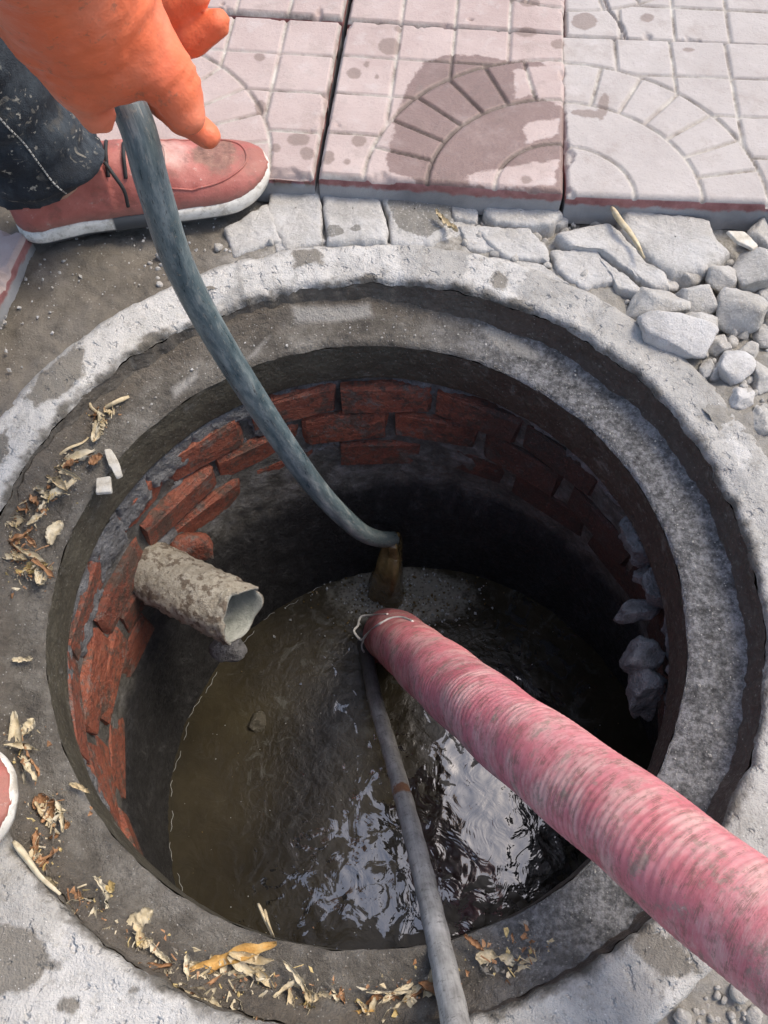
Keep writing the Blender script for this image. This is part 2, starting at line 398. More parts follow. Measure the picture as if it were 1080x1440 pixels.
def mat_ground():
    m = Mat('damp_earth')
    n1 = m.noise(7, 8, 0.65); n2 = m.noise(60, 6, 0.7); n3 = m.noise(330, 4, 0.75)
    c = m.ramp(n1, (0.3, (0.12, 0.105, 0.08)), (0.5, (0.18, 0.16, 0.13)), (0.72, (0.28, 0.255, 0.215)))
    x = m.sep(m.pos())
    c = m.mix(m.step(wob(m, x[0], 0.35, 6, 6), -0.2, 0.2, 0, 0.75), c, m.ramp(n2, (0.3, (0.25, 0.235, 0.20)), (0.7, (0.46, 0.44, 0.40))))
    c = m.mix(m.math('MULTIPLY', m.step(wob(m, x[1], 0.10, 20, 6), 0.36, 0.44), m.step(wob(m, x[0], 0.2, 9, 6), -0.22, -0.08)), c, m.ramp(m.noise(90, 7, 0.75), (0.32, (0.20, 0.185, 0.155)), (0.5, (0.36, 0.34, 0.30)), (0.68, (0.52, 0.50, 0.46))))
    c = m.mix(m.step(n2, 0.54, 0.72, 0, 0.45), c, (0.12, 0.105, 0.082))
    c = m.mix(m.step(m.voro(120), 0.06, 0.16, 0.7, 0.0), c, (0.42, 0.40, 0.36))
    return m.done(c, 0.9, m.bump(m.math('ADD', n2, n3), 0.7, 0.006))
def mat_water():
    m = Mat('murky_water')
    n1 = m.noise(7, 6, 0.65); n3 = m.noise(150, 4, 0.7)
    c = m.ramp(n1, (0.3, (0.019, 0.016, 0.009)), (0.5, (0.033, 0.027, 0.0145)), (0.72, (0.050, 0.042, 0.023)))
    mask = m.math('ADD', m.attr('scum'), m.math('MULTIPLY', m.math('SUBTRACT', m.noise(21, 8, 0.62, dist=2.2), 0.5), 2.6))
    scum = m.step(mask, 0.46, 0.54)
    foam = m.step(m.math('ADD', m.attr('foam'), m.math('MULTIPLY', m.math('SUBTRACT', m.noise(60, 5, 0.7), 0.5), 0.9)), 0.45, 0.9)
    c = m.mix(m.math('MULTIPLY', m.math('SUBTRACT', 1.0, scum), 0.7), c, (0.006, 0.006, 0.005))
    film = m.math('MULTIPLY', m.step(m.noise(24, 8, 0.75, dist=1.0), 0.54, 0.66), m.attr('film'))
    c = m.mix(m.math('MULTIPLY', film, 0.7), c, (0.10, 0.10, 0.084))
    c = m.mix(m.math('MULTIPLY', foam, 0.75), c, m.ramp(m.voro(170), (0.1, (0.10, 0.095, 0.075)), (0.5, (0.30, 0.29, 0.235))))
    c = m.mix(m.step(n3, 0.68, 0.75, 0, 0.5), c, (0.12, 0.11, 0.085))
    rip = m.noise(26, 3, 0.5, dist=1.2)
    fine = m.math('MULTIPLY', m.noise(95, 5, 0.65, dist=0.8), m.math('ADD', 0.12, m.math('MULTIPLY', m.attr('film'), 0.5)))
    h = m.math('ADD', rip, fine)
    m.b.inputs['IOR'].default_value = 1.42
    m.set(m.b.inputs['Coat Weight'], m.math('SUBTRACT', 1.0, scum)); m.b.inputs['Coat IOR'].default_value = 2.25; m.b.inputs['Coat Roughness'].default_value = 0.015
    m.set(m.b.inputs['Coat Normal'], m.bump(rip, 0.17, 0.006))
    return m.done(c, m.math('ADD', 0.08, m.math('MULTIPLY', scum, 0.14)), m.bump(h, 0.22, 0.006))
def mat_pink():
    m = Mat('pink_ribbed_rubber')
    band = m.tube(90, 420); wide = m.tube(140, 60)      # short marks that run round the hose, and broad wear
    n1 = m.noise(1.0, 6, 0.65, band); n2 = m.noise(3.2, 6, 0.75, band); n3 = m.noise(0.55, 5, 0.65, wide); n4 = m.noise(120, 6, 0.75)
    c = m.ramp(m.noise(26, 6, 0.65), (0.28, (0.56, 0.14, 0.165)), (0.5, (0.69, 0.22, 0.245)), (0.72, (0.76, 0.36, 0.37)))
    c = m.mix(m.step(m.math('ADD', m.math('MULTIPLY', n3, 0.7), m.math('MULTIPLY', n2, 0.3)), 0.45, 0.60, 0, 0.8), c, (0.76, 0.47, 0.43))
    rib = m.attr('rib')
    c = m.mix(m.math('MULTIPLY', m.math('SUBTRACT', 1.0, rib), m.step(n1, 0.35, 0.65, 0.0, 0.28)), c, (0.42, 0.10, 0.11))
    d = m.math('MULTIPLY', m.step(m.math('ADD', m.math('MULTIPLY', n2, 0.6), m.math('MULTIPLY', n4, 0.4)), 0.46, 0.54), m.step(m.noise(1.6, 7, 0.72, wide), 0.46, 0.60, 0.04, 1.0))
    c = m.mix(m.math('MULTIPLY', d, 0.72), c, m.ramp(n4, (0.3, (0.14, 0.045, 0.04)), (0.7, (0.27, 0.155, 0.115))))
    g = m.math('MULTIPLY', m.step(m.noise(42, 7, 0.75), 0.50, 0.61), m.step(m.noise(0.9, 4, 0.6, wide), 0.47, 0.60))
    c = m.mix(m.math('MULTIPLY', g, 0.75), c, m.ramp(n4, (0.35, (0.16, 0.11, 0.08)), (0.65, (0.42, 0.36, 0.29))))
    c = m.mix(m.step(n4, 0.66, 0.74, 0, 0.6), c, (0.80, 0.68, 0.60))
    c = m.mix(m.step(m.math('ADD', m.attr('along'), m.math('MULTIPLY', n4, 0.12)), 0.08, 0.50, 0.7, 0.0), c, (0.16, 0.03, 0.04))
    return m.done(c, m.step(n4, 0.3, 0.7, 0.42, 0.75), m.bump(m.math('ADD', n4, m.math('MULTIPLY', n2, 0.8)), 0.5, 0.003))
def mat_hose():
    m = Mat('blue_grey_rubber')
    st = m.tube(170, 26); n1 = m.noise(1.0, 6, 0.7, st); n2 = m.noise(120, 6, 0.75); n3 = m.noise(3.0, 6, 0.7, st)
    c = m.ramp(n1, (0.3, (0.040, 0.065, 0.074)), (0.5, (0.11, 0.15, 0.16)), (0.68, (0.29, 0.33, 0.32)))
    c = m.mix(m.step(n3, 0.55, 0.66, 0, 0.7), c, (0.30, 0.30, 0.27))
    c = m.mix(m.step(n2, 0.60, 0.70, 0, 0.6), c, (0.33, 0.29, 0.22))
    c = m.mix(m.step(m.noise(2.0, 5, 0.7, st), 0.58, 0.68, 0, 0.8), c, (0.012, 0.018, 0.022))
    return m.done(c, m.step(n1, 0.3, 0.7, 0.25, 0.5), m.bump(m.math('ADD', n3, m.math('MULTIPLY', n2, 0.5)), 0.35, 0.002))
def mat_pole():
    m = Mat('dull_galvanised_pipe')
    st = m.tube(200, 14); n1 = m.math('ADD', m.math('MULTIPLY', m.noise(35, 6, 0.7), 0.5), m.math('MULTIPLY', m.noise(1.4, 5, 0.7, st), 0.5)); n2 = m.noise(150, 6, 0.75)
    c = m.ramp(n1, (0.34, (0.17, 0.165, 0.155)), (0.5, (0.34, 0.335, 0.32)), (0.64, (0.52, 0.51, 0.49)))
    c = m.mix(m.step(n2, 0.55, 0.66, 0, 0.7), c, (0.10, 0.095, 0.085))
    c = m.mix(m.step(m.attr('along'), 0.16, 0.30, 0.8, 0.0), c, (0.055, 0.055, 0.055))
    c = m.mix(m.step(wob(m, m.attr('rust'), 0.02, 150), -0.002, 0.003, 0, 0.85), c, (0.22, 0.09, 0.03))
    return m.done(c, m.step(n2, 0.3, 0.7, 0.35, 0.6), m.bump(n2, 0.3, 0.0015), Metallic=0.0)
def mat_drain():
    m = Mat('encrusted_pvc')
    n1 = m.noise(40, 7, 0.7); n2 = m.noise(170, 5, 0.8)
    c = m.ramp(n1, (0.3, (0.26, 0.22, 0.16)), (0.5, (0.50, 0.46, 0.37)), (0.7, (0.66, 0.63, 0.55)))
    c = m.mix(m.step(wob(m, n1, 0.4, 110), 0.48, 0.58, 0, 0.85), c, (0.13, 0.09, 0.055))
    c = m.mix(m.step(n2, 0.58, 0.68, 0, 0.9), c, (0.05, 0.04, 0.03))
    inn = m.attr('inner'); c = m.mix(inn, c, m.ramp(n1, (0.35, (0.28, 0.30, 0.26)), (0.65, (0.55, 0.56, 0.50))))
    return m.done(c, 0.7, m.bump(m.math('ADD', n1, n2), 0.9, 0.006))
def mat_glove():
    m = Mat('orange_rubber')
    n1 = m.noise(18, 5, 0.6); n2 = m.noise(400, 3, 0.6)
    c = m.ramp(n1, (0.3, (0.74, 0.15, 0.06)), (0.7, (0.86, 0.22, 0.10)))
    c = m.mix(m.step(m.noise(30, 7, 0.75), 0.55, 0.72, 0, 0.35), c, (0.42, 0.10, 0.05))
    c = m.mix(m.step(m.noise(85, 7, 0.75), 0.56, 0.68, 0, 0.6), c, (0.26, 0.13, 0.08))
    c = m.mix(m.step(m.noise(11, 5, 0.6), 0.50, 0.68, 0, 0.35), c, (0.82, 0.36, 0.24))
    return m.done(c, m.step(m.noise(40, 5, 0.6), 0.35, 0.65, 0.38, 0.62), m.bump(m.math('ADD', n1, m.math('MULTIPLY', n2, 0.10)), 0.6, 0.006), 0.4)
def mat_jeans():
    m = Mat('dark_paint_spattered_denim')
    n1 = m.noise(16, 6, 0.7); n2 = m.noise(600, 2, 0.6); n3 = m.noise(55, 6, 0.7, m.vmath('MULTIPLY', m.pos(), (1, 1, 0.4)))
    c = m.ramp(m.math('ADD', m.math('MULTIPLY', n1, 0.6), m.math('MULTIPLY', n3, 0.4)), (0.36, (0.006, 0.008, 0.011)), (0.5, (0.016, 0.022, 0.030)), (0.64, (0.060, 0.075, 0.088)))
    cl = m.step(m.noise(9, 4, 0.6), 0.46, 0.62)
    blot = m.math('MULTIPLY', m.step(m.noise(48, 5, 0.62, dist=0.8), 0.60, 0.66), cl); c = m.mix(m.math('MULTIPLY', blot, 0.6), c, (0.34, 0.31, 0.25))
    dot = m.math('MULTIPLY', m.step(m.noise(120, 4, 0.6), 0.61, 0.67), cl); c = m.mix(m.math('MULTIPLY', dot, 0.8), c, (0.45, 0.42, 0.35))
    c = m.mix(m.step(m.noise(26, 5, 0.6), 0.60, 0.72, 0, 0.35), c, (0.16, 0.13, 0.09))
    return m.done(c, 0.9, m.bump(m.math('ADD', n2, m.math('MULTIPLY', n3, 1.2)), 0.7, 0.002))
def mat_shoe():
    m = Mat('worn_red_leather')
    p = m.obj(); n1 = m.noise(22, 6, 0.65, p); n2 = m.noise(90, 6, 0.75, p)
    x = m.sep(p)
    c = m.ramp(n1, (0.3, (0.32, 0.085, 0.065)), (0.6, (0.46, 0.15, 0.12)), (0.8, (0.58, 0.28, 0.23)))
    top = m.math('MULTIPLY', m.step(wob(m, x[0], 0.05, 30), 0.14, 0.19), m.step(wob(m, x[2], 0.03, 30), 0.055, 0.075))
    c = m.mix(m.math('MULTIPLY', top, 0.9), c, m.ramp(n1, (0.35, (0.50, 0.30, 0.24)), (0.65, (0.66, 0.50, 0.43))))
    cap = m.math('MULTIPLY', m.step(wob(m, x[0], 0.04, 40), 0.225, 0.235), m.step(n1, 0.42, 0.55))
    c = m.mix(m.math('MULTIPLY', cap, 0.45), c, (0.20, 0.10, 0.065))
    dd = m.vmath('LENGTH', m.vmath('MULTIPLY', m.vmath('SUBTRACT', p, (0.244, 0.004, 0.0)), (1.0, 1.1, 0.0)))
    c = m.mix(m.math('MULTIPLY', m.step(wob(m, dd, 0.055, 42, 6), 0.022, 0.034, 0.9, 0.0), m.step(x[2], 0.030, 0.045)), c, m.ramp(n2, (0.35, (0.12, 0.06, 0.04)), (0.65, (0.36, 0.19, 0.13))))
    c = m.mix(m.step(n2, 0.60, 0.70, 0, 0.6), c, (0.55, 0.44, 0.38))
    c = m.mix(m.step(m.noise(34, 7, 0.75, p), 0.50, 0.63, 0, 0.6), c, (0.22, 0.09, 0.068))
    c = m.mix(m.step(x[2], 0.020, 0.040, 0.5, 0.0), c, (0.22, 0.14, 0.11))
    return m.done(c, 0.5, m.bump(m.math('ADD', n2, n1), 0.5, 0.003))
def mat_sole():
    m = Mat('scuffed_white_rubber')
    p = m.obj(); n1 = m.noise(40, 6, 0.7, p); x = m.sep(p)
    c = m.ramp(n1, (0.3, (0.50, 0.47, 0.40)), (0.6, (0.78, 0.75, 0.68)))
    mid = m.math('MULTIPLY', m.step(x[0], 0.108, 0.112), m.step(x[0], 0.166, 0.172, 1, 0))
    c = m.mix(m.step(m.noise(60, 7, 0.75, p), 0.48, 0.62, 0, 0.6), c, (0.28, 0.24, 0.18))
    c = m.mix(m.math('MAXIMUM', mid, m.step(x[2], 0.004, 0.006, 1, 0)), c, (0.055, 0.06, 0.065))
    return m.done(c, 0.6)
def mat_plain(name, a, b, rough=0.7, scale=40, spread=0.5):
    m = Mat(name); p = m.obj(); n1 = m.noise(scale, 6, 0.7, p)
    return m.done(m.ramp(n1, (0.3, a), (0.7, b)), rough, m.bump(n1, 0.4, 0.003))
def mat_leaf(name, a, b, c3):
    m = Mat(name); p = m.obj(); n1 = m.noise(60, 6, 0.7, p)
    c = m.ramp(n1, (0.3, a), (0.5, b), (0.7, c3))
    return m.done(c, 0.7, m.bump(m.noise(180, 4, 0.7, p), 0.5, 0.002))

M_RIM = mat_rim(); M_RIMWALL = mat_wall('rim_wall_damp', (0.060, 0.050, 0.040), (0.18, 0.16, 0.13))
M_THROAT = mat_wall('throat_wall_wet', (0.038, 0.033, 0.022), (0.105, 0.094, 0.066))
M_LEDGE = mat_ledge(); M_SHAFT = mat_shaft(); M_BRICK = mat_brick(); M_LUMP = mat_lump()
M_TILE = mat_tile('pink_paver', (0.41, 0.315, 0.285), (0.51, 0.415, 0.38))
M_TILE2 = mat_tile('pale_paver', (0.40, 0.36, 0.335), (0.48, 0.44, 0.41))
M_SLAB = mat_stone('broken_mortar', (0.38, 0.365, 0.335), (0.51, 0.495, 0.465), (0.62, 0.61, 0.585))
M_STONE = mat_stone('rubble_stone', (0.33, 0.31, 0.275), (0.47, 0.45, 0.41), (0.58, 0.565, 0.53))
M_STONE_W = mat_stone('white_rubble_stone', (0.43, 0.415, 0.385), (0.56, 0.545, 0.52), (0.66, 0.65, 0.63))
M_GROUND = mat_ground(); M_WATER = mat_water(); M_PINK = mat_pink(); M_HOSE = mat_hose(); M_POLE = mat_pole()
M_DRAIN = mat_drain(); M_GLOVE = mat_glove(); M_JEANS = mat_jeans(); M_SHOE = mat_shoe(); M_SOLE = mat_sole()
M_SKIN = mat_plain('skin', (0.42, 0.25, 0.18), (0.50, 0.31, 0.23), 0.5); M_HAIR = mat_plain('black_hair', (0.01, 0.009, 0.008), (0.02, 0.018, 0.016), 0.5, 300)
M_JACKET = mat_plain('dark_jacket', (0.02, 0.022, 0.028), (0.04, 0.043, 0.05), 0.9, 25)
M_LINING = mat_plain('dark_lining', (0.035, 0.02, 0.025), (0.07, 0.04, 0.045), 0.8, 50)
M_LACE = mat_plain('black_lace', (0.012, 0.012, 0.012), (0.03, 0.03, 0.03), 0.7)
M_WIRE = mat_plain('pale_wire', (0.55, 0.54, 0.50), (0.75, 0.74, 0.70), 0.4)
M_FOAM = mat_plain('pale_foam', (0.30, 0.31, 0.30), (0.62, 0.64, 0.62), 0.3, 200)
M_LEAF = [mat_leaf('leaf_yellow', (0.30, 0.20, 0.07), (0.55, 0.42, 0.18), (0.66, 0.55, 0.30)),
          mat_leaf('leaf_brown', (0.16, 0.08, 0.04), (0.36, 0.19, 0.09), (0.50, 0.31, 0.17)),
          mat_leaf('leaf_pale', (0.40, 0.33, 0.20), (0.60, 0.52, 0.36), (0.72, 0.66, 0.52)),
          mat_leaf('husk_orange', (0.34, 0.18, 0.05), (0.60, 0.36, 0.11), (0.68, 0.47, 0.20)),
          mat_leaf('chip_white', (0.36, 0.31, 0.23), (0.56, 0.52, 0.43), (0.70, 0.67, 0.60)),
          mat_leaf('twig_straw', (0.33, 0.25, 0.13), (0.55, 0.45, 0.28), (0.66, 0.58, 0.42))]

# ------------------------------------------------------------------ ground
TH = 900
def polar(rs, z, centre=(0, 0), nth=TH):
    a = np.linspace(0, 2*np.pi, nth, endpoint=False)
    rs = np.asarray(rs, float)
    X = centre[0]+np.cos(a)[:, None]*rs[None]; Y = centre[1]+np.sin(a)[:, None]*rs[None]
    Z = np.broadcast_to(np.asarray(z, float)[None], X.shape) if np.ndim(z) else np.full(X.shape, z)
    return np.stack([X, Y, Z], -1)
rs = np.r_[np.arange(0.428, 0.95, 0.0045), np.geomspace(0.96, 60, 60)]
G = polar(rs, 0.0).reshape(-1, 3)
near = 1-smooth(np.hypot(G[:, 0], G[:, 1]), 0.8, 1.2)
flat = np.c_[G[:, :2], np.zeros(len(G))]
G[:, 2] = -0.016+near*(0.010*fbm(flat, 11, 3, 3)+0.005*fbm(flat, 60, 4, 8)+0.002*fbm(flat, 240, 2, 21))
G[:, 2] -= 0.010*smooth(G[:, 0], 0.25, 0.45)*near
G[:, 2] = np.where(np.hypot(G[:, 0], G[:, 1]) > 1.2, -0.016, G[:, 2])
rg = np.hypot(G[:, 0], G[:, 1]); G[:, 2] += (1-smooth(rg, 0.475, 0.53))*(0.007+0.006*fbm(flat, 16, 3, 41))+0.010*smooth(G[:, 0], 0.25, 0.45)*near*(1-smooth(rg, 0.6, 0.9))
GR = G.copy()
tag(put('ground', mesh_from('ground', G, grid_faces(TH, len(rs), True)), M_GROUND), kind='structure')
def ground_z(x, y):
    d = (GR[:, 0]-x)**2+(GR[:, 1]-y)**2; return GR[d.argmin(), 2]

# ------------------------------------------------------------------ manhole collar
DRY = [[(-60, 640), (-40, 560), (30, 560), (95, 500), (125, 470), (180, 425), (250, 400), (330, 372), (330, 400), (270, 440), (240, 465), (210, 490), (130, 540), (95, 590), (60, 690), (30, 740), (-60, 720)],
       [(340, 372), (420, 350), (480, 342), (556, 338), (566, 390), (500, 402), (400, 398), (345, 410)],
       [(664, 350), (748, 366), (722, 420), (655, 392)],
       [(75, 1310), (100, 1290), (190, 1330), (330, 1480), (-60, 1480), (-60, 1400), (30, 1395), (60, 1370), (72, 1340)],
       [(950, 1365), (985, 1370), (930, 1450), (905, 1450), (935, 1400)], [(905, 440), (960, 470), (1000, 505), (985, 512), (930, 480)], [(1020, 600), (1060, 650), (1040, 660)]]
DAMP = [[(35, 560), (60, 520), (105, 485), (120, 490), (115, 530), (80, 560), (50, 572)], pxell(212, 474, 22, 13, -20), [(415, 352), (450, 348), (455, 370), (415, 375)], pxell(428, 360, 18, 12), pxell(700, 395, 12, 12),
        [(-40, 1300), (40, 1300), (70, 1340), (70, 1370), (30, 1395), (-40, 1410)], pxell(68, 1357, 13, 11), pxell(95, 1415, 14, 12), pxell(188, 1393, 6, 6),
        [(900, 1290), (960, 1330), (990, 1365), (940, 1372), (890, 1340)], pxell(520, 390, 14, 8), [(-10, 620), (10, 600), (14, 640), (-5, 660)]]
collar = empty('manhole_collar', (0, 0, -0.13))
tag(collar, 'round concrete manhole collar with stepped inner seat around the open shaft', 'manhole')
ANG = np.linspace(0, 2*np.pi, TH, endpoint=False); CA = np.c_[np.cos(ANG), np.sin(ANG), 0*ANG]
outer = 0.466+0.006*fbm(CA, 5, 4, 4)+0.05*np.exp(-((ANG-math.radians(232))/0.33)**2)
lip = 0.402+0.0050*fbm(CA, 7, 4, 9)+0.0030*fbm(CA, 30, 4, 10)-0.004*np.clip(fbm(CA, 16, 3, 13), 0, 1)
def ring_part(name, prof, mat, amp, seed, extra=None, parent=collar):
    """prof: list of (radius array or number, z); rows subdivided to about 3 mm"""
    rows = []
    for (r0, z0), (r1, z1) in zip(prof[:-1], prof[1:]):
        L = math.hypot(float(np.mean(r1))-float(np.mean(r0)), z1-z0); n = max(int(L/0.003), 1)
        for t in np.arange(n)/n: rows.append((r0*(1-t)+r1*t, z0*(1-t)+z1*t))
    rows.append(prof[-1])
    V = np.stack([np.stack([np.cos(ANG)*r, np.sin(ANG)*r, np.full(TH, z)], -1) for r, z in rows], 1).reshape(-1, 3)
    nd = V.copy(); rr = np.hypot(V[:, 0], V[:, 1])
    d = fbm(V, 45, 4, seed)*amp+fbm(V, 190, 3, seed+5)*amp*0.35
    V[:, 2] += d; V[:, :2] *= (1+fbm(V, 38, 4, seed+9)*amp*0.8/rr)[:, None]
    if extra: extra(V)
    me = mesh_from(name, V-np.array([0, 0, -0.13]), grid_faces(TH, len(rows), True))
    o = put(name, me, mat, parent); return o, me, V
def rough_edge(V):
    th = np.degrees(np.arctan2(V[:, 1], V[:, 0])); r = np.hypot(V[:, 0], V[:, 1])
    w = np.exp(-((th-112)/28)**2)*smooth(-r, -0.440, -0.405)
    V[:, 2] -= w*(0.010+0.016*fbm(V, 30, 4, 77))+0.006*smooth(fbm(V*[1, 1, 0], 26, 4, 78), 0.15, 0.5)*smooth(-r, -0.428, -0.404)
def silt(V):       # earth and rotten litter banked up against the wall of the step
    th = np.degrees(np.arctan2(V[:, 1], V[:, 0])) % 360; r = np.hypot(V[:, 0], V[:, 1])
    w = smooth(th, 120, 165)*(1-smooth(th, 285, 318)); b_ = smooth(r, 0.362, 0.396)
    V[:, 2] += w*b_*(0.022+0.012*fbm(V, 22, 3, 81))+w*(0.006*fbm(V, 42, 4, 83)+0.003*fbm(V, 130, 3, 84))*smooth(r, 0.352, 0.372)
    w2 = np.exp(-((th-108)/22)**2); V[:, 2] += w2*smooth(r, 0.372, 0.396)*(0.010+0.012*fbm(V, 35, 4, 87))
rim, rim_me, RV = ring_part('rim', [(outer+0.004, -0.07), (outer, -0.012), (outer-0.004, -0.004), (outer-0.012, 0.0), (lip+0.007, 0.0), (lip+0.002, -0.003), (lip, -0.010)], M_RIM, 0.0034, 40, rough_edge)
attr(rim_me, 'dry', union_sd(RV, DRY)); attr(rim_me, 'damp', union_sd(RV, DAMP))
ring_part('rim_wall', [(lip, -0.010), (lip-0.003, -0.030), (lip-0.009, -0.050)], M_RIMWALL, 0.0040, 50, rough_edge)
seat, seat_me, SV = ring_part('cover_seat', [(lip-0.002, -0.043), (lip-0.016, -0.0475), (0.346, -0.049), (0.3415, -0.051), (0.3395, -0.056)], M_LEDGE, 0.0028, 60, silt)
PALE = [[(410, 440), (520, 432), (525, 447), (480, 452), (415, 455)], [(670, 460), (700, 462), (760, 495), (755, 506), (700, 490)], [(380, 470), (360, 500), (345, 505)], [(240, 545), (275, 520), (280, 530), (245, 560)]]
attr(seat_me, 'pale', union_sd(SV, PALE, -0.047))
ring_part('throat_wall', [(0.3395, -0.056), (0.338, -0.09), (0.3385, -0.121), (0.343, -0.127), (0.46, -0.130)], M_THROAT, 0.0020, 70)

# ------------------------------------------------------------------ shaft with bricks
def shaft_c(z):
    t = np.clip((z+0.13)/-0.48, 0, 1.3); return 0.064*t, -0.10*t, 0.343+0.042*t
zs = np.r_[np.arange(-0.126, -0.36, -0.005), np.arange(-0.36, -0.70, -0.008)]
c0, c1, R0 = shaft_c(zs)
V = np.stack([c0[None]+np.cos(ANG[::2])[:, None]*R0[None], c1[None]+np.sin(ANG[::2])[:, None]*R0[None], np.broadcast_to(zs[None], (TH//2, len(zs)))], -1)
nx = np.stack([np.cos(ANG[::2]), np.sin(ANG[::2])], -1)
P3 = V.reshape(-1, 3)
rec = smooth(zs, -0.40, -0.36)*0.008
disp = (fbm(P3, 14, 5, 90)*0.006+fbm(P3, 90, 3, 95)*0.0025).reshape(V.shape[:2])+rec[None]
V[..., :2] += nx[:, None]*disp[..., None]
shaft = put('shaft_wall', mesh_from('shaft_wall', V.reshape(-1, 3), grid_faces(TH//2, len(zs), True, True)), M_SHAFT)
tag(shaft, kind='structure')
def brick_mesh(k, L, H, D):
    bm = bmesh.new(); bmesh.ops.create_cube(bm, size=1.0)
    for v in bm.verts: v.co = Vector((v.co.x*L, v.co.y*D, v.co.z*H))
    bmesh.ops.bevel(bm, geom=[e for e in bm.edges], offset=0.005, segments=1, affect='EDGES')
    r = random.Random(k)
    for v in bm.verts: v.co += Vector((r.uniform(-1, 1), r.uniform(-1, 1), r.uniform(-1, 1)))*0.0034
    me = bpy.data.meshes.new('brick'); bm.to_mesh(me); bm.free(); me.materials.append(M_BRICK); return me
BM = [brick_mesh(k, L, 0.056, 0.09) for k, L in enumerate((0.125, 0.121, 0.127, 0.118, 0.124, 0.116))]
rb = random.Random(5)
for row, zc in enumerate((-0.168, -0.231, -0.294, -0.355)):
    cx, cy, r = shaft_c(zc); n = 17; off = (0.12, 0.62, 0.33, 0.85)[row]
    for k in range(n):
        a = 2*math.pi*(k+off+rb.uniform(-0.03, 0.03))/n
        deg = math.degrees(a) % 360
        if row == 3 and not (148 < deg < 250): continue
        if row == 0 and 330 < deg < 352: continue
        if row == 0 and 20 < deg < 34: continue
        inset = r-0.001+0.045+rb.uniform(-0.005, 0.003)+(0.004 if row >= 2 else 0)
        o = put('brick', BM[rb.randrange(6)], None, shaft, (cx+math.cos(a)*inset, cy+math.sin(a)*inset, zc+rb.uniform(-0.005, 0.004)))
        o.rotation_euler = (rb.uniform(-0.04, 0.04), rb.uniform(-0.03, 0.03), a-math.pi/2+rb.uniform(-0.04, 0.04))
def rock_mesh(name, sx, sy, sz, seed, cuts=11, sub=3, rough=0.10):
    bm = bmesh.new(); bmesh.ops.create_icosphere(bm, subdivisions=sub, radius=1.0)
    P = np.array([v.co[:] for v in bm.verts]); F = np.array([[v.index for v in f.verts] for f in bm.faces]); bm.free()
    r = np.random.default_rng(seed)
    for _ in range(cuts):
        n = r.normal(size=3); n /= np.linalg.norm(n); d = r.uniform(0.48, 0.82)
        P = P-n*np.maximum(P@n-d, 0)[:, None]*0.92
    P = P*(1+rough*fbm(P+seed*3.7, 1.6, 4, seed))[:, None]
    P = P/np.abs(P).max(0)*np.array([sx, sy, sz])
    P += (fbm(P+seed, 45, 4, seed+2)*0.0030+fbm(P+seed, 160, 3, seed+4)*0.0012)[:, None]*P/np.linalg.norm(P, axis=1)[:, None]
    me = mesh_from(name, P, F); attr(me, 'wet', np.full(len(P), -0.1)); return me
# mortar squeezed out and smeared under the collar: (azimuth range, top z, bottom z, thickness)
def patch_mesh(name, d0, d1, z0, z1, th, seed):
    rr = 0.345; L = math.radians(d1-d0)*rr; H = z0-z1; st = 0.0026
    nu, nv = int(L*1.3/st)+2, int(H*1.4/st)+2
    U, W_ = np.meshgrid(np.linspace(-0.65*L, 0.65*L, nu), np.linspace(-0.7*H, 0.7*H, nv), indexing='ij'); U, W_ = U.ravel(), W_.ravel()
    P = np.c_[U, W_, np.full(len(U), seed*0.37)]
    sd = np.minimum(L/2-np.abs(U), H/2-np.abs(W_))+0.011*fbm(P, 42, 4, seed)+0.004*fbm(P, 160, 3, seed+1)
    prof = np.sqrt(smooth(sd, -0.001, 0.011))
    t = prof*(th+0.006*fbm(P, 55, 4, seed+3)+0.003*fbm(P, 190, 3, seed+4))-0.006
    a = math.radians((d0+d1)/2)-U/rr; z = np.minimum((z0+z1)/2+W_, -0.127); cx, cy, R_ = shaft_c(z)
    V = np.c_[cx+np.cos(a)*(R_-t+0.004), cy+np.sin(a)*(R_-t+0.004), z]
    f = grid_faces(nu, nv); f = f[(sd[f] > -0.001).all(1)]
    used = np.unique(f); mp = -np.ones(len(U), int); mp[used] = np.arange(len(used))
    return mesh_from(name, V[used], mp[f])
LUMPS = [(67, 85, -0.122, -0.158, 0.006), (90, 95, -0.13, -0.175, 0.004), (97, 112, -0.120, -0.150, 0.008), (109, 118, -0.13, -0.205, 0.009), (116, 133, -0.118, -0.160, 0.012),
         (131, 145, -0.118, -0.172, 0.012), (144, 155, -0.118, -0.180, 0.012), (154, 166, -0.118, -0.190, 0.012), (166, 180, -0.120, -0.200, 0.010), (182, 200, -0.122, -0.165, 0.008), (203, 222, -0.122, -0.225, 0.009),
         (26, 44, -0.118, -0.150, 0.010), (14, 24, -0.118, -0.170, 0.024), (5, 12, -0.118, -0.170, 0.026), (-6, 3, -0.118, -0.170, 0.012), (-21, -7, -0.118, -0.20, 0.012), (48, 62, -0.12, -0.145, 0.006),
         (120, 140, -0.196, -0.212, 0.004), (142, 156, -0.255, -0.300, 0.008), (170, 182, -0.24, -0.31, 0.006), (100, 118, -0.262, -0.276, 0.003), (225, 245, -0.14, -0.2, 0.008)]
for k, (d0, d1, z0, z1, dp) in enumerate(LUMPS):
    put('mortar_patch', patch_mesh('mortar_patch', d0, d1, z0, z1, dp, 300+k*11), M_LUMP, shaft)

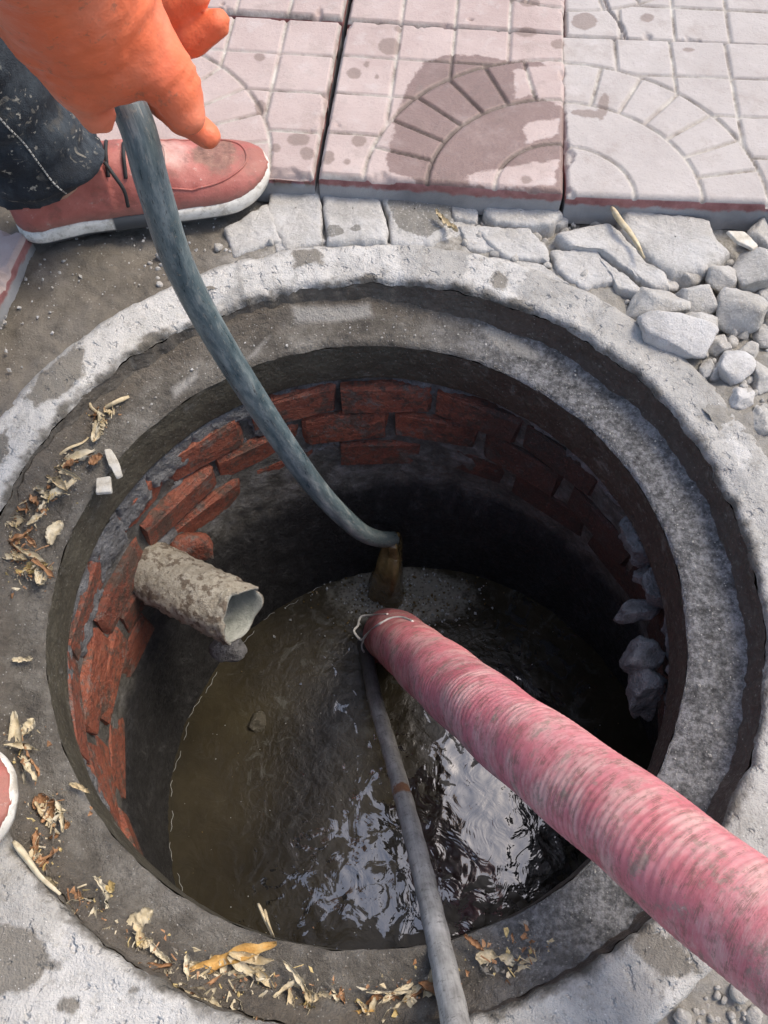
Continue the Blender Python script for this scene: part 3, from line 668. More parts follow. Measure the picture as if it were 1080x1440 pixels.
for k, (px, py, z, sx, sy, sz, rz) in enumerate([(900, 862, -0.165, 0.030, 0.018, 0.020, 0.1), (903, 925, -0.170, 0.026, 0.026, 0.030, 0.0), (910, 968, -0.180, 0.024, 0.034, 0.032, -0.2), (908, 812, -0.158, 0.013, 0.016, 0.018, 0.3), (893, 772, -0.155, 0.013, 0.020, 0.016, 0.5)]):
    q = atz(px, py, z); o = put('mortar_lump', rock_mesh('mortar_lump', sx, sy, sz, 900+k*5, 6, 4, 0.45), M_LUMP, shaft, q); o.rotation_euler = (0, 0, rz)

# ------------------------------------------------------------------ water
ZW = -0.613; WC = np.array([0.064, -0.1016]); n = 260
g = np.linspace(-0.42, 0.42, n); X, Y = np.meshgrid(g, g, indexing='ij')
Wv = np.stack([X.ravel()+WC[0], Y.ravel()+WC[1], np.full(n*n, ZW)], -1)
hit = atz(545, 832, ZW); dh = np.hypot(Wv[:, 0]-hit[0], Wv[:, 1]-hit[1])
act = smooth(Wv[:, 0], -0.22, 0.0)
act = np.maximum(act*0.75, 1-smooth(dh, 0.05, 0.16))
Wv[:, 2] += act*(0.0022*fbm(Wv+0.7*fbm(Wv, 9, 2, 3)[:, None]*0.05, 17, 2, 60)+0.0007*fbm(Wv, 55, 2, 66))+0.0012*np.sin(dh*240)*np.exp(-dh/0.07)
f = grid_faces(n, n); cen = Wv[f].mean(1); keep = np.hypot(cen[:, 0]-WC[0], cen[:, 1]-WC[1]) < 0.41
wme = mesh_from('water', Wv, f[keep])
def gpx(x, y, rx, ry):
    c = atz(x, y, ZW); ax = np.linalg.norm(atz(x+rx, y, ZW)-c); ay = np.linalg.norm(atz(x, y+ry, ZW)-c)
    return np.exp(-((Wv[:, 0]-c[0])/ax)**2-((Wv[:, 1]-c[1])/ay)**2)
attr(wme, 'film', np.clip(1.2*gpx(470, 960, 130, 120)+gpx(420, 1090, 110, 150)+0.8*gpx(560, 880, 160, 90)+0.8*gpx(760, 880, 160, 130)+0.9*gpx(780, 1150, 130, 160), 0, 1))
attr(wme, 'scum', 1.15-0.84*gpx(530, 1225, 175, 130)-0.80*gpx(680, 1115, 115, 130)-0.55*gpx(760, 900, 140, 160)-0.30*gpx(470, 970, 120, 90)-0.5*gpx(760, 1200, 90, 90))
attr(wme, 'foam', 1.35*gpx(565, 838, 115, 46))
water = tag(put('water', wme, M_WATER), kind='structure')

# ------------------------------------------------------------------ paving
def tile_mesh(name, s, corner, px_wet, px_spot, M2, zt, crack=None, thick=0.05):
    """corner: which corner the fan turns round, (0|1, 0|1); M2 maps local xy to the world for the stain outlines"""
    N = 150; u = np.linspace(0, s, N); U, W_ = np.meshgrid(u, u, indexing='ij'); Q = np.stack([U.ravel(), W_.ravel()], -1)
    c = s/4; fx = Q[:, 0] if corner[0] == 0 else s-Q[:, 0]; fy = Q[:, 1] if corner[1] == 0 else s-Q[:, 1]
    rr = np.hypot(fx, fy); aa = np.degrees(np.arctan2(fy, fx))
    R1, R2, R3 = 3.25*c, 2.2*c, 1.1*c; gw = 0.0042
    grid = np.minimum(np.abs((Q[:, 0]+c/2) % c-c/2), np.abs((Q[:, 1]+c/2) % c-c/2))
    d = np.where(rr > R1, grid, 1.0)
    d = np.minimum(d, np.minimum(np.abs(rr-R1), np.minimum(np.abs(rr-R2), np.abs(rr-R3))))
    sp = np.abs((aa % (90/7)+90/14) % (90/7)-90/14)*np.pi/180*rr
    k = np.round(aa/(90/7)); sp = np.abs(aa-k*90/7)*np.pi/180*rr; sp = np.where((k < 1) | (k > 6), 1, sp)
    d = np.where((rr < R1) & (rr > R2), np.minimum(d, sp), d)
    gv = 1-smooth(d, gw*0.35, gw*0.8)
    b = np.minimum(np.minimum(Q[:, 0], s-Q[:, 0]), np.minimum(Q[:, 1], s-Q[:, 1]))
    P = np.c_[Q, np.zeros(len(Q))]
    z = -0.0035*gv+0.0006*fbm(P+corner[0]*3, 60, 3, 5)-0.004*(1-smooth(b, 0, 0.004))
    chip = smooth(fbm(P+zt*100+corner[0]*9, 35, 4, 15)-b*22, 0.12, 0.35); z = z-0.006*chip
    if crack is not None:
        dd = np.full(len(Q), 1.0); cr = np.array(crack)
        for p0, p1 in zip(cr[:-1], cr[1:]):
            e = p1-p0; t = np.clip(((Q-p0)@e)/(e@e), 0, 1); dd = np.minimum(dd, np.linalg.norm(Q-p0-t[:, None]*e, axis=1))
        z = z-0.012*(1-smooth(dd, 0.0008, 0.0026))
    top = np.c_[Q, z]; f = grid_faces(N, N)
    # skirt
    ring = np.r_[np.arange(N)*N, (N-1)*N+np.arange(1, N), np.arange(N-2, -1, -1)*N+N-1, np.arange(N-2, 0, -1)]
    nb = len(ring); sk = []
    for lv, zz in enumerate((-0.012, -thick*0.5, -thick)):
        a = top[ring].copy(); a[:, 2] = zz; a += 0.0012*fbm(np.c_[a[:, :2], np.full(nb, zz)]+corner[1], 80, 3, 7)[:, None]; sk.append(a)
    V = np.vstack([top]+sk); base = len(top); prev = ring
    fs = [f]
    for lv in range(3):
        cur = base+lv*nb+np.arange(nb); fs.append(np.stack([prev, cur, np.roll(cur, -1), np.roll(prev, -1)], -1)); prev = cur
    me = mesh_from(name, V, np.vstack(fs))
    ns = len(V)-base
    attr(me, 'groove', np.r_[gv*(1-chip), np.zeros(ns)]); attr(me, 'side', np.r_[np.zeros(base), np.full(nb, 0.35), np.full(nb, 0.75), np.ones(nb)])
    Wd = M2(V); attr(me, 'wet', union_sd(Wd, px_wet, zt) if px_wet else np.full(len(V), -0.2)); attr(me, 'spot', union_sd(Wd, px_spot, zt) if px_spot else np.full(len(V), -0.2))
    return me
pave = put('pavement', mesh_from('pavement', [(-6, 0.50, -0.045), (6, 0.50, -0.045), (6, 7, -0.045), (-6, 7, -0.045)], [(0, 1, 2, 3)]), M_GROUND)
tag(pave, kind='structure')
WETP = [[(544, 230), (552, 180), (575, 120), (600, 85), (640, 75), (720, 85), (760, 85), (768, 95), (740, 92), (735, 130), (800, 152), (798, 270), (700, 262), (600, 258), (548, 240)]]
DRYI = [[(722, 98), (745, 100), (742, 135), (725, 138)], [(757, 92), (795, 95), (797, 130), (765, 125)], [(735, 175), (788, 165), (785, 190), (740, 200)], [(655, 245), (715, 235), (785, 225), (782, 262), (700, 262), (660, 258)]]
SPOT = [pxell(548, 65, 16, 12), pxell(498, 103, 10, 8), pxell(505, 198, 11, 8), pxell(462, 222, 8, 10), pxell(488, 228, 5, 4), pxell(365, 80, 8, 6), pxell(366, 150, 8, 10), pxell(420, 196, 16, 9), pxell(388, 208, 6, 6), pxell(432, 216, 10, 9),
        pxell(745, 3, 14, 6), pxell(740, 45, 16, 7), pxell(785, 62, 10, 7), pxell(822, 30, 18, 12), pxell(560, 40, 6, 4), pxell(590, 125, 5, 5), pxell(968, 70, 9, 3), pxell(848, 150, 7, 20, 10), pxell(828, 160, 26, 5, 5), pxell(310, 12, 5, 4), pxell(740, 252, 8, 6), pxell(516, 90, 4, 4), pxell(530, 108, 3, 3), pxell(910, 25, 10, 6)]
S = 0.3065
TILES = [  # corner x, y, top z, rotation, fan corner, material, crack
    (-0.0623, 0.5353, 0.0404, -6.1, (1, 0), M_TILE, None), (0.2485, 0.5035, 0.036, -3.6, (0, 0), M_TILE2, None),
    (-0.3735, 0.566, 0.038, -5.6, (0, 0), M_TILE, None), (-0.685, 0.60, 0.037, -6.0, (1, 0), M_TILE, None), (0.5585, 0.483, 0.034, -3.4, (1, 0), M_TILE2, None),
    (-0.0300, 0.8465, 0.038, -6.3, (1, 1), M_TILE, None), (0.2770, 0.8125, 0.034, -5.0, (0, 1), M_TILE2, [(0.085, 0.0), (0.08, 0.03), (0.064, 0.06), (0.055, 0.10), (0.06, 0.14)]),
    (-0.3415, 0.878, 0.041, -5.8, (0, 1), M_TILE, None), (-0.653, 0.912, 0.037, -6.0, (1, 1), M_TILE, None), (0.5880, 0.785, 0.034, -4.4, (1, 1), M_TILE2, None)]
for q in (1, 2):
    TILES += [(0.5585+0.3095*q, 0.483-0.019*q, 0.034, -3.6, ((0, 0) if q == 1 else (1, 0)), M_TILE2, None), (0.5880+0.3095*q, 0.793-0.023*q, 0.035, -4.2, ((0, 1) if q == 1 else (1, 1)), M_TILE2, None)]
TILES.append((-0.995, 0.633, 0.037, -6.0, (0, 0), M_TILE, None))
for k in range(-2, 5):
    TILES.append((-0.0035+0.3105*k, 1.157-0.033*k, 0.038, -6.0, ((1, 0) if k % 2 == 0 else (0, 0)), M_TILE if k < 1 else M_TILE2, None))
for (x, y, zt, rot, cn, mt, cr) in TILES:
    a = math.radians(rot); ca, sa = math.cos(a), math.sin(a)
    M2 = lambda V, x=x, y=y, ca=ca, sa=sa: np.c_[x+V[:, 0]*ca-V[:, 1]*sa, y+V[:, 0]*sa+V[:, 1]*ca]
    me = tile_mesh('paver', S, cn, WETP if abs(x+0.0623) < 1e-3 else None, SPOT, M2, zt, None if cr is None else [np.array(p) for p in cr])
    if abs(x+0.0623) < 1e-3:      # islands that stayed dry inside the wet patch
        V = np.empty(len(me.vertices)*3, np.float32); me.vertices.foreach_get('co', V); V = V.reshape(-1, 3)
        w = np.empty(len(V), np.float32); me.attributes['wet'].data.foreach_get('value', w)
        w = np.minimum(w, -union_sd(M2(V), DRYI, zt)); me.attributes['wet'].data.foreach_set('value', w.astype(np.float32))
    o = put('paver', me, mt, pave, (x, y, zt)); o.rotation_euler = (0, 0, a)

# ------------------------------------------------------------------ broken mortar strip between paving and collar
def slab_mesh(name, px, z0, h, seed, wetpx=None, grow=4.5, rough=1.0):
    cpx = np.mean(np.array(px, float), 0)
    px = [tuple(np.array(p)+(np.array(p)-cpx)/max(np.linalg.norm(np.array(p)-cpx), 1)*grow) for p in px]
    W_ = pxpoly(px, z0+h)[:, :2]; W_ = np.vstack([W_, W_[:1]])
    O, _ = resample(W_, 0.0024 if rough > 0.5 else 0.0012); O = O[:-1]; N = len(O)
    for _ in range(2): O = 0.5*O+0.25*(np.roll(O, 1, 0)+np.roll(O, -1, 0))
    nr = np.stack([np.gradient(O[:, 1]), -np.gradient(O[:, 0])], -1); nr /= np.linalg.norm(nr, axis=1)[:, None]+1e-9
    P0 = np.c_[O, np.full(N, seed*0.7)]
    O = O+rough*nr*(0.0035*fbm(P0, 60, 4, seed)+0.0012*fbm(P0, 220, 2, seed+2))[:, None]
    c = O.mean(0); tilt = RNG.uniform(-0.05, 0.05, 2); rings = []
    for k, zf in ((1.02, -0.020 if rough > 0.5 else -0.002), (1.0, -0.006 if rough > 0.5 else -0.001), (0.985, h*0.35), (0.955, h*0.72), (0.91, h*0.92), (0.84, h), (0.74, h), (0.62, h), (0.5, h), (0.38, h), (0.26, h), (0.14, h), (0.02, h)):
        Q = c+(O-c)*k; P = np.c_[Q, np.full(N, zf)]
        am = smooth(zf, -0.006, h*0.5) if zf < h*0.5 else 1.0
        z = z0+zf+rough*am*(0.0038*fbm(P, 30, 4, seed+1)+0.0016*fbm(P, 140, 3, seed+3))+(Q-c)@tilt*(zf > 0)
        rings.append(np.c_[Q, z])
    V = np.vstack(rings); K = len(rings); i = np.arange(K-1)[:, None]; j = np.arange(N)[None, :]; j2 = (j+1) % N
    q = np.stack(np.broadcast_arrays(i*N+j, i*N+j2, (i+1)*N+j2, (i+1)*N+j), -1).reshape(-1, 4)
    a2 = O-c; area = np.sum(a2[:, 0]*np.roll(a2[:, 1], -1)-a2[:, 1]*np.roll(a2[:, 0], -1))
    if area < 0: q = q[:, ::-1].copy()
    o = np.array([c[0], c[1], z0]); me = mesh_from(name, V-o, q); attr(me, 'wet', union_sd(V, wetpx, z0+h) if wetpx else np.full(len(V), -0.2)); return me, o
strip = put('mortar_bed', mesh_from('mortar_bed', [(-0.35, 0.44, -0.036), (0.9, 0.36, -0.036), (0.9, 0.60, -0.036), (-0.35, 0.66, -0.036)], [(0, 1, 2, 3)]), M_GROUND)
tag(strip, kind='structure')
WETS = [[(553, 268), (632, 266), (636, 312), (600, 334), (560, 320), (545, 285)], pxell(470, 325, 14, 8), pxell(500, 322, 8, 5), pxell(648, 280, 12, 8)]
SLABS = [([(384, 250), (446, 248), (452, 334), (402, 346), (378, 305)], 0.012), ([(453, 248), (522, 250), (544, 318), (542, 340), (462, 338)], 0.015),
         ([(530, 252), (556, 254), (628, 262), (636, 312), (606, 342), (552, 340), (548, 300)], 0.014), ([(631, 264), (673, 273), (668, 306), (640, 300)], 0.012),
         ([(683, 279), (766, 284), (789, 300), (771, 314), (700, 311), (684, 296)], 0.016), ([(674, 318), (742, 324), (768, 346), (770, 364), (716, 356), (684, 338)], 0.010),
         ([(786, 326), (858, 312), (880, 335), (905, 362), (940, 384), (944, 402), (908, 396), (850, 352), (800, 346)], 0.016), ([(874, 292), (1000, 308), (1010, 336), (1030, 352), (990, 378), (946, 382), (905, 348), (880, 322)], 0.022),
         ([(318, 318), (376, 290), (392, 338), (330, 356)], 0.008), ([(385, 330), (400, 346), (450, 334), (455, 338), (390, 352)], 0.004), ([(610, 312), (640, 305), (668, 312), (640, 330), (612, 336)], 0.004), ([(690, 360), (760, 372), (800, 400), (770, 392), (700, 368)], 0.004),
         ([(728, 268), (798, 300), (790, 312), (770, 305)], 0.006), ([(646, 318), (678, 322), (700, 350), (660, 346)], 0.007), ([(776, 352), (836, 352), (868, 392), (820, 402), (786, 376)], 0.007), ([(838, 356), (900, 404), (902, 414), (872, 402)], 0.009)]
for k, (px, h) in enumerate(SLABS):
    me, o = slab_mesh('mortar_piece', px, -0.006, h*0.72, 500+k*7, WETS)
    put('mortar_piece', me, M_SLAB, strip, o)

# ------------------------------------------------------------------ loose rubble: (px x, px y, px width, px height, label, pale)
RUB = [(921, 424, 84, 50, 'rounded grey rubble stone lying against the collar below the straw stalk', 0), (952, 477, 104, 60, 'large flat whitish rubble stone lying over the edge of the collar', 1),
       (972, 386, 44, 28, 'small oval stone tucked under the big broken mortar slab', 0), (974, 420, 62, 46, 'sandy grey stone between the rounded stone and the cobble heap', 0),
       (1017, 388, 50, 46, 'square pale stone just right of the small oval stone', 0), (1045, 436, 72, 60, 'biggest rounded grey-brown stone in the rubble heap', 0),
       (991, 452, 54, 38, 'dark brownish stone wedged behind the flat whitish stone', 0), (1013, 479, 44, 34, 'small grey stone between the flat whitish stone and the angular white one', 0),
       (1028, 512, 62, 46, 'angular white topped stone near the right edge above the collar', 1), (1053, 490, 34, 28, 'little tan stone behind the angular white topped stone', 0),
       (1043, 557, 42, 40, 'lowest white stone of the heap lying beside the collar', 1), (1064, 384, 58, 62, 'large pale block at the right edge below the white shard', 0),
       (1072, 326, 40, 44, 'grey block at the right edge against the paver', 0), (1082, 420, 28, 40, 'upright whitish stone cut by the right edge beside the biggest rounded stone', 1),
       (1076, 466, 30, 30, 'small dark grey stone under the biggest rounded stone at the right edge', 0), (998, 514, 26, 30, 'shadowed brown pebble left of the angular white topped stone', 0),
       (1072, 520, 34, 50, 'tall grey stone at the right edge beside the angular white one', 0), (1078, 588, 38, 44, 'lowest grey stone at the right edge beyond the collar', 0), (945, 392, 26, 16, 'tiny chip of mortar beside the small oval stone', 1), (1052, 462, 22, 18, 'tiny dark pebble under the biggest rounded stone', 0)]
for k, (px, py, w, h, lab, pale) in enumerate(RUB):
    c = atz(px, py, 0.004); D = (c-CAM)@FW; sx = w*D/F_PX/2; sy = h*D/F_PX/2/0.9
    o = put('rubble_stone', rock_mesh('rubble_stone', sx*1.14, sy*1.14, min(sx, sy)*0.95, 700+k*3, 15, 4, 0.16), M_STONE_W if pale else M_STONE, None, (c[0], c[1], -0.012+min(sx, sy)*0.45))
    o.rotation_euler = (RNG.uniform(-0.15, 0.15), RNG.uniform(-0.15, 0.15), RNG.uniform(-0.3, 0.3))
    tag(o, lab, 'stone', 'loose rubble stones beside the collar')

# ------------------------------------------------------------------ hoses, pole, wire, drain pipe
def px_path(pts, n=40): return catmull([atd(*p) for p in pts], n)
# pink suction hose: end dips into the water, the other end climbs out over the rim and off to the right
P = px_path([(560, 930, 1.60), (547, 893, 1.47), (590, 925, 1.20), (680, 1000, 0.96), (800, 1092, 0.80), (950, 1212, 0.675), (1100, 1328, 0.60), (1250, 1440, 0.545)])
P = np.vstack([P, catmull([P[-1], P[-1]+[0.10, -0.09, 0.05], P[-1]+[0.32, -0.30, 0.07], P[-1]+[0.62, -0.65, -0.06], P[-1]+[0.95, -1.0, -0.21], P[-1]+[1.6, -1.6, -0.215]], 30)[1:]])
P, s = resample(P, 0.0011)
pitch = 0.0072
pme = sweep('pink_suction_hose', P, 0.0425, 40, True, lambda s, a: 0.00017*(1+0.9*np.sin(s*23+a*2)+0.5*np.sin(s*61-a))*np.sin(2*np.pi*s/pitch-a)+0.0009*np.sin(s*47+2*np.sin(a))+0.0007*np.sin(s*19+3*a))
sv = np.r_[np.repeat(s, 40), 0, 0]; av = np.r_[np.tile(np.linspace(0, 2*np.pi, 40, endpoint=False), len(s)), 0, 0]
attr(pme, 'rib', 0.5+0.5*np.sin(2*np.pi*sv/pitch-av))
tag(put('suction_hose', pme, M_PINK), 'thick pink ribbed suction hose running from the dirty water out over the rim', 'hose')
# blue-grey delivery hose held by the gloved hand
hp = [atd(20, -120, 0.60), atd(95, 0, 0.66)]+[atd(*p) for p in [(150, 90, 0.655), (192, 175, 0.66), (218, 270, 0.70), (262, 395, 0.79), (345, 540, 0.93), (440, 680, 1.14), (500, 742, 1.27), (530, 757, 1.35), (553, 758, 1.42)]]
hp = [hp[0]+np.array([-0.45, 0.5, 0.1]), hp[0]+np.array([-0.2, 0.16, 0.10])]+hp
P, s = resample(catmull(hp, 30), 0.004)
tag(put('delivery_hose', sweep('delivery_hose', P, np.interp(s, [0, s[-1]-0.75, s[-1]-0.35, s[-1]], [0.0142, 0.0142, 0.0132, 0.0115]), 28, True, lambda s, a: 0.0009*np.sin(2*a+s*7)), M_HOSE), 'blue-grey rubber hose held in the orange glove and hanging into the shaft', 'hose')
HE = P[-1]
# brown water pouring from the hose mouth
st = catmull([atd(550, 759, 1.41), atd(552, 775, 1.44), atd(549, 800, 1.46), np.r_[hit[:2], ZW+0.02], np.r_[hit[:2], ZW-0.02]], 12)
P, s = resample(st, 0.003)
ms = Mat('falling_muddy_water'); ns_ = ms.noise(60, 4, 0.6)
M_STREAM = ms.done(ms.ramp(ns_, (0.3, (0.09, 0.06, 0.022)), (0.7, (0.20, 0.15, 0.07))), 0.12, ms.bump(ns_, 0.6, 0.004))
tag(put('water_jet', sweep('water_jet', P, np.linspace(0.013, 0.034, len(P)), 22, True, lambda s, a: 0.004*np.sin(3*a+s*5)+0.002*np.sin(7*a-s*30)), M_STREAM), 'short jet of muddy brown water pouring from the hose mouth', 'water jet')
# grey pole
P = px_path([(508, 893, 1.58), (514, 915, 1.50), (528, 985, 1.36), (553, 1070, 1.20), (590, 1210, 0.97), (618, 1330, 0.81), (645, 1460, 0.68)])
P = np.vstack([P, P[-1]+(P[-1]-P[-20])/np.linalg.norm(P[-1]-P[-20])*np.linspace(0.02, 0.9, 30)[:, None]])
P, s = resample(P, 0.004)
pm = sweep('pole', P, 0.0116, 24, True, lambda s, a: 0.0003*np.sin(9*s*13+a))
PV = np.empty(len(pm.vertices)*3, np.float32); pm.vertices.foreach_get('co', PV); PV = PV.reshape(-1, 3)
rc = atd(566, 1113, 1.12); attr(pm, 'rust', 0.013-np.linalg.norm(PV-(rc-np.array([0.0, 0.0, -0.008])), axis=1))
tag(put('pole', pm, M_POLE), 'thin dull grey pipe standing in the water beside the pink hose', 'pole')
# wire tie
e0 = 1.50
hv = np.empty(len(pme.vertices)*3, np.float32); pme.vertices.foreach_get('co', hv); hv = hv.reshape(-1, 3)
from mathutils.bvhtree import BVHTree
hb = BVHTree.FromPolygons([tuple(v) for v in hv], [tuple(p.vertices) for p in pme.polygons[:40*500]])
def on_hose(x, y, dflt):
    r_ = Vector(ray(x, y)).normalized(); h_ = hb.ray_cast(Vector(CAM), r_)
    return np.array(h_[0]-r_*0.0015) if h_[0] is not None else atd(x, y, dflt)
wp = [on_hose(x, y, d) for x, y, d in [(545, 864, e0-0.03), (525, 865, e0-0.03), (508, 867, e0-0.03), (503, 880, e0-0.05), (498, 888, e0-0.06), (508, 900, e0-0.08), (516, 892, e0-0.09), (530, 880, e0-0.10), (540, 874, e0-0.1), (548, 870, e0-0.1), (558, 868, e0-0.1), (568, 869, e0-0.1), (580, 874, e0-0.1)]]
wire = put('wire_tie', sweep('wire_tie', resample(catmull(wp, 10), 0.003)[0], 0.0020, 8), M_WIRE)
wp2 = [atd(*p) for p in [(520, 893, e0-0.08), (510, 903, e0-0.06), (509, 911, e0-0.05), (512, 917, e0-0.04)]]
put('loose_end', sweep('loose_end', resample(catmull(wp2, 10), 0.003)[0], 0.0016, 8), M_WIRE, wire)
tag(wire, 'pale wire loop tying the pink hose mouth to the grey pole', 'wire')
# drain pipe through the brick wall
a0 = atd(210, 802, 1.226); a1 = atd(340, 866, 1.165); ax = (a1-a0); ax /= np.linalg.norm(ax)
nn = 40; sides = 56; ang = np.linspace(0, 2*np.pi, sides, endpoint=False)
u = np.cross(ax, [0, 0, 1.0]); u /= np.linalg.norm(u); v = np.cross(u, ax)
def pipe_ring(t, r, jag=0.0):
    c = a0+(a1-a0)*t; off = (jag*(np.sin(ang*2+1)+0.8*np.sin(ang*5+2)+1.2*np.sign(np.sin(ang*3+0.6))*(np.sin(ang*1.0) > -0.2)))[:, None]*ax
    rr = r+(0.0050*fbm(np.c_[np.cos(ang)*2+t*6, np.sin(ang)*2, 0*ang+t*9], 2.5, 5, 12) if r > 0.04 else 0.001*np.sin(ang*3))
    return c+rr[:, None]*(np.cos(ang)[:, None]*u+np.sin(ang)[:, None]*v)+off
rings = [pipe_ring(t, 0.0415, 0.0 if t < 0.9 else 0.003) for t in np.linspace(0, 1, nn)]+[pipe_ring(1.0, 0.0375, 0.003)]+[pipe_ring(t, 0.037) for t in np.linspace(0.95, 0.0, 14)]
V = np.array(rings); nr = len(rings); Vf = V.reshape(-1, 3)
i = np.arange(nr-1)[:, None]; j = np.arange(sides)[None, :]; j2 = (j+1) % sides
q = np.stack(np.broadcast_arrays(i*sides+j, (i+1)*sides+j, (i+1)*sides+j2, i*sides+j2), -1).reshape(-1, 4)
dme = mesh_from('drain_pipe', Vf-a0, q); attr(dme, 'inner', np.repeat(np.r_[np.zeros(nn), np.ones(15)], sides))
dp = put('drain_pipe', dme, M_DRAIN, None, a0); tag(dp, 'dirt-crusted plastic drain pipe poking out of the brick shaft wall', 'pipe')
o = put('mortar_lump', rock_mesh('mortar_lump', 0.030, 0.022, 0.016, 401, 8, 3, 0.25), M_LUMP, shaft, atd(322, 912, 1.27))
o = put('mortar_lump', rock_mesh('mortar_lump', 0.035, 0.025, 0.03, 402, 8, 3, 0.25), M_BRICK, shaft, atd(272, 772, 1.26))

# ------------------------------------------------------------------ the person
hipL, hipR = np.array([-0.62, 0.19, 0.84]), np.array([-0.62, -0.03, 0.84])
ankL, ankR = np.array([-0.375, 0.485, 0.09]), np.array([-0.60, -0.25, 0.09])
kneL, kneR = np.array([-0.47, 0.40, 0.49]), np.array([-0.52, -0.21, 0.49])
chest, neck, head = np.array([-0.46, 0.06, 1.06]), np.array([-0.33, 0.06, 1.20]), np.array([-0.24, 0.055, 1.30])
shL, shR = np.array([-0.38, 0.24, 1.12]), np.array([-0.38, -0.13, 1.12])
wrL = atd(70, -70, 0.50); elL = np.array([-0.33, 0.23, 0.84]); elR = np.array([-0.36, -0.27, 0.85]); wrR = np.array([-0.47, -0.22, 0.63])
def body_sdf(P, g=0.0, legs=True, arms=True, torso=True, headp=True, stop=None):
    d = np.full(len(P), 1.0)
    def add(x, k=0.04):
        nonlocal d; d = smin(d, x, k)
    if torso:
        pel = (hipL+hipR)/2
        add(ellipsoid(P, pel+[0, 0, 0.03], (0.13+g, 0.175+g, 0.13+g))); add(capsule(P, pel+[0.02, 0, 0.06], chest, 0.125+g, 0.135+g), 0.06)
        add(capsule(P, shL*0.8+shR*0.2, shR*0.8+shL*0.2, 0.085+g), 0.06)
    if legs:
        for h_, k_, a_ in ((hipL, kneL, ankL), (hipR, kneR, ankR)):
            add(capsule(P, h_, k_, 0.092+g, 0.062+g)); add(capsule(P, k_, a_+[0, 0, 0.01], 0.058+g, 0.042+g), 0.03); add(ellipsoid(P, k_*0.65+a_*0.35+[-0.02, 0, 0], (0.05+g, 0.052+g, 0.12)), 0.03)
    if arms:
        for s_, e_, w_ in ((shL, elL, wrL), (shR, elR, wrR)):
            add(capsule(P, s_, e_, 0.055+g, 0.042+g)); add(capsule(P, e_, w_, 0.043+g, 0.030+g), 0.03)
    if headp:
        add(capsule(P, neck-[0.04, 0, 0.04], head-[0.02, 0, 0.05], 0.058), 0.03); add(ellipsoid(P, head, (0.098, 0.078, 0.115)), 0.03)
        add(ellipsoid(P, head+[0.055, 0, -0.055], (0.055, 0.052, 0.055)), 0.03); add(capsule(P, head+[0.09, 0, 0.01], head+[0.113, 0, -0.03], 0.010, 0.015), 0.012)
        for sy in (-1, 1):
            add(ellipsoid(P, head+[-0.01, sy*0.08, -0.01], (0.018, 0.010, 0.032)), 0.008)
            d = np.maximum(d, -ellipsoid(P, head+[0.098, sy*0.032, 0.012], (0.014, 0.015, 0.009)))
        d = np.maximum(d, -ellipsoid(P, head+[0.112, 0, -0.068], (0.012, 0.024, 0.004)))
    return d
V, Q = surface_nets(lambda P: body_sdf(P), (-0.85, -0.40, 0.06), (-0.05, 0.60, 1.46), 0.012)
base = np.array([-0.48, 0.12, 0.0])
person = put('person', mesh_from('person', V-base, Q), M_SKIN, None, base)
tag(person, 'person bending over the manhole in dark spattered jeans, red shoes and orange glove', 'person')
def child(name, V, Q, mat, parent=person, org=None):
    org = base if org is None else org
    o = put(name, mesh_from(name, V-org, Q), mat, parent); o.location = np.array(org)-base if parent is person else (0, 0, 0); return o
# jeans: legs and hips with creases
def jeans_sdf(P):
    d = np.full(len(P), 1.0)
    for h_, k_, a_, r in ((hipL, kneL, ankL, 1), (hipR, kneR, ankR, 2)):
        a2 = a_+(k_-a_)*0.045
        d = smin(d, capsule(P, h_, k_, 0.105, 0.085), 0.04)
        e = k_-a2; t = np.clip(((P-a2)@e)/(e@e), -0.06, 1); ax_ = P-a2-t[:, None]*e
        rad = 0.066+0.018*np.clip(t, 0, 1)
        d1 = np.linalg.norm(ax_*[0.92, 1.12, 1.0], axis=1)-rad
        fold = 0.008*np.sin(t*46+3*np.arctan2(ax_[:, 1], ax_[:, 0])*0.7+fbm(P, 9, 2, 4)*3)*np.exp(-np.maximum(t, 0)*4)+0.009*fbm(P*[1, 1, 2.2], 13, 3, 30)-0.006*np.abs(fbm(P*[1, 1, 2.5], 22, 2, 36))
        # cuff: open at the bottom
        cut = -((P-a2)@e)/np.linalg.norm(e)-0.010-0.25*(a2[1]-P[:, 1])*0.5+0.002*np.sin(np.arctan2(ax_[:, 1], ax_[:, 0])*3)
        d = smin(d, -smin(-(d1+fold), -cut, 0.010), 0.03)
    d = smin(d, ellipsoid(P, (hipL+hipR)/2+[0, 0, 0.03], (0.145, 0.19, 0.14)), 0.05)
    return np.maximum(d, P[:, 2]-1.0)
V, Q = surface_nets(jeans_sdf, (-0.84, -0.38, 0.06), (-0.25, 0.62, 1.02), 0.0060)
V = relax(V, Q)
jeans = child('jeans', V, Q, M_JEANS)
from mathutils.bvhtree import BVHTree
jb = BVHTree.FromPolygons([tuple(v) for v in V], [tuple(q) for q in Q])
seam = []
sp_ = catmull([(-6, 160, 0), (12, 180, 0), (34, 202, 0), (56, 232, 0), (80, 262, 0), (112, 284, 0)], 40)
for (x, y, _) in sp_:
    hit_ = jb.ray_cast(Vector(CAM), Vector(ray(x, y)).normalized())
    if hit_[0] is not None: seam.append(np.array(hit_[0])-Vector(ray(x, y)).normalized()*0.0012)
seam = np.array(seam)
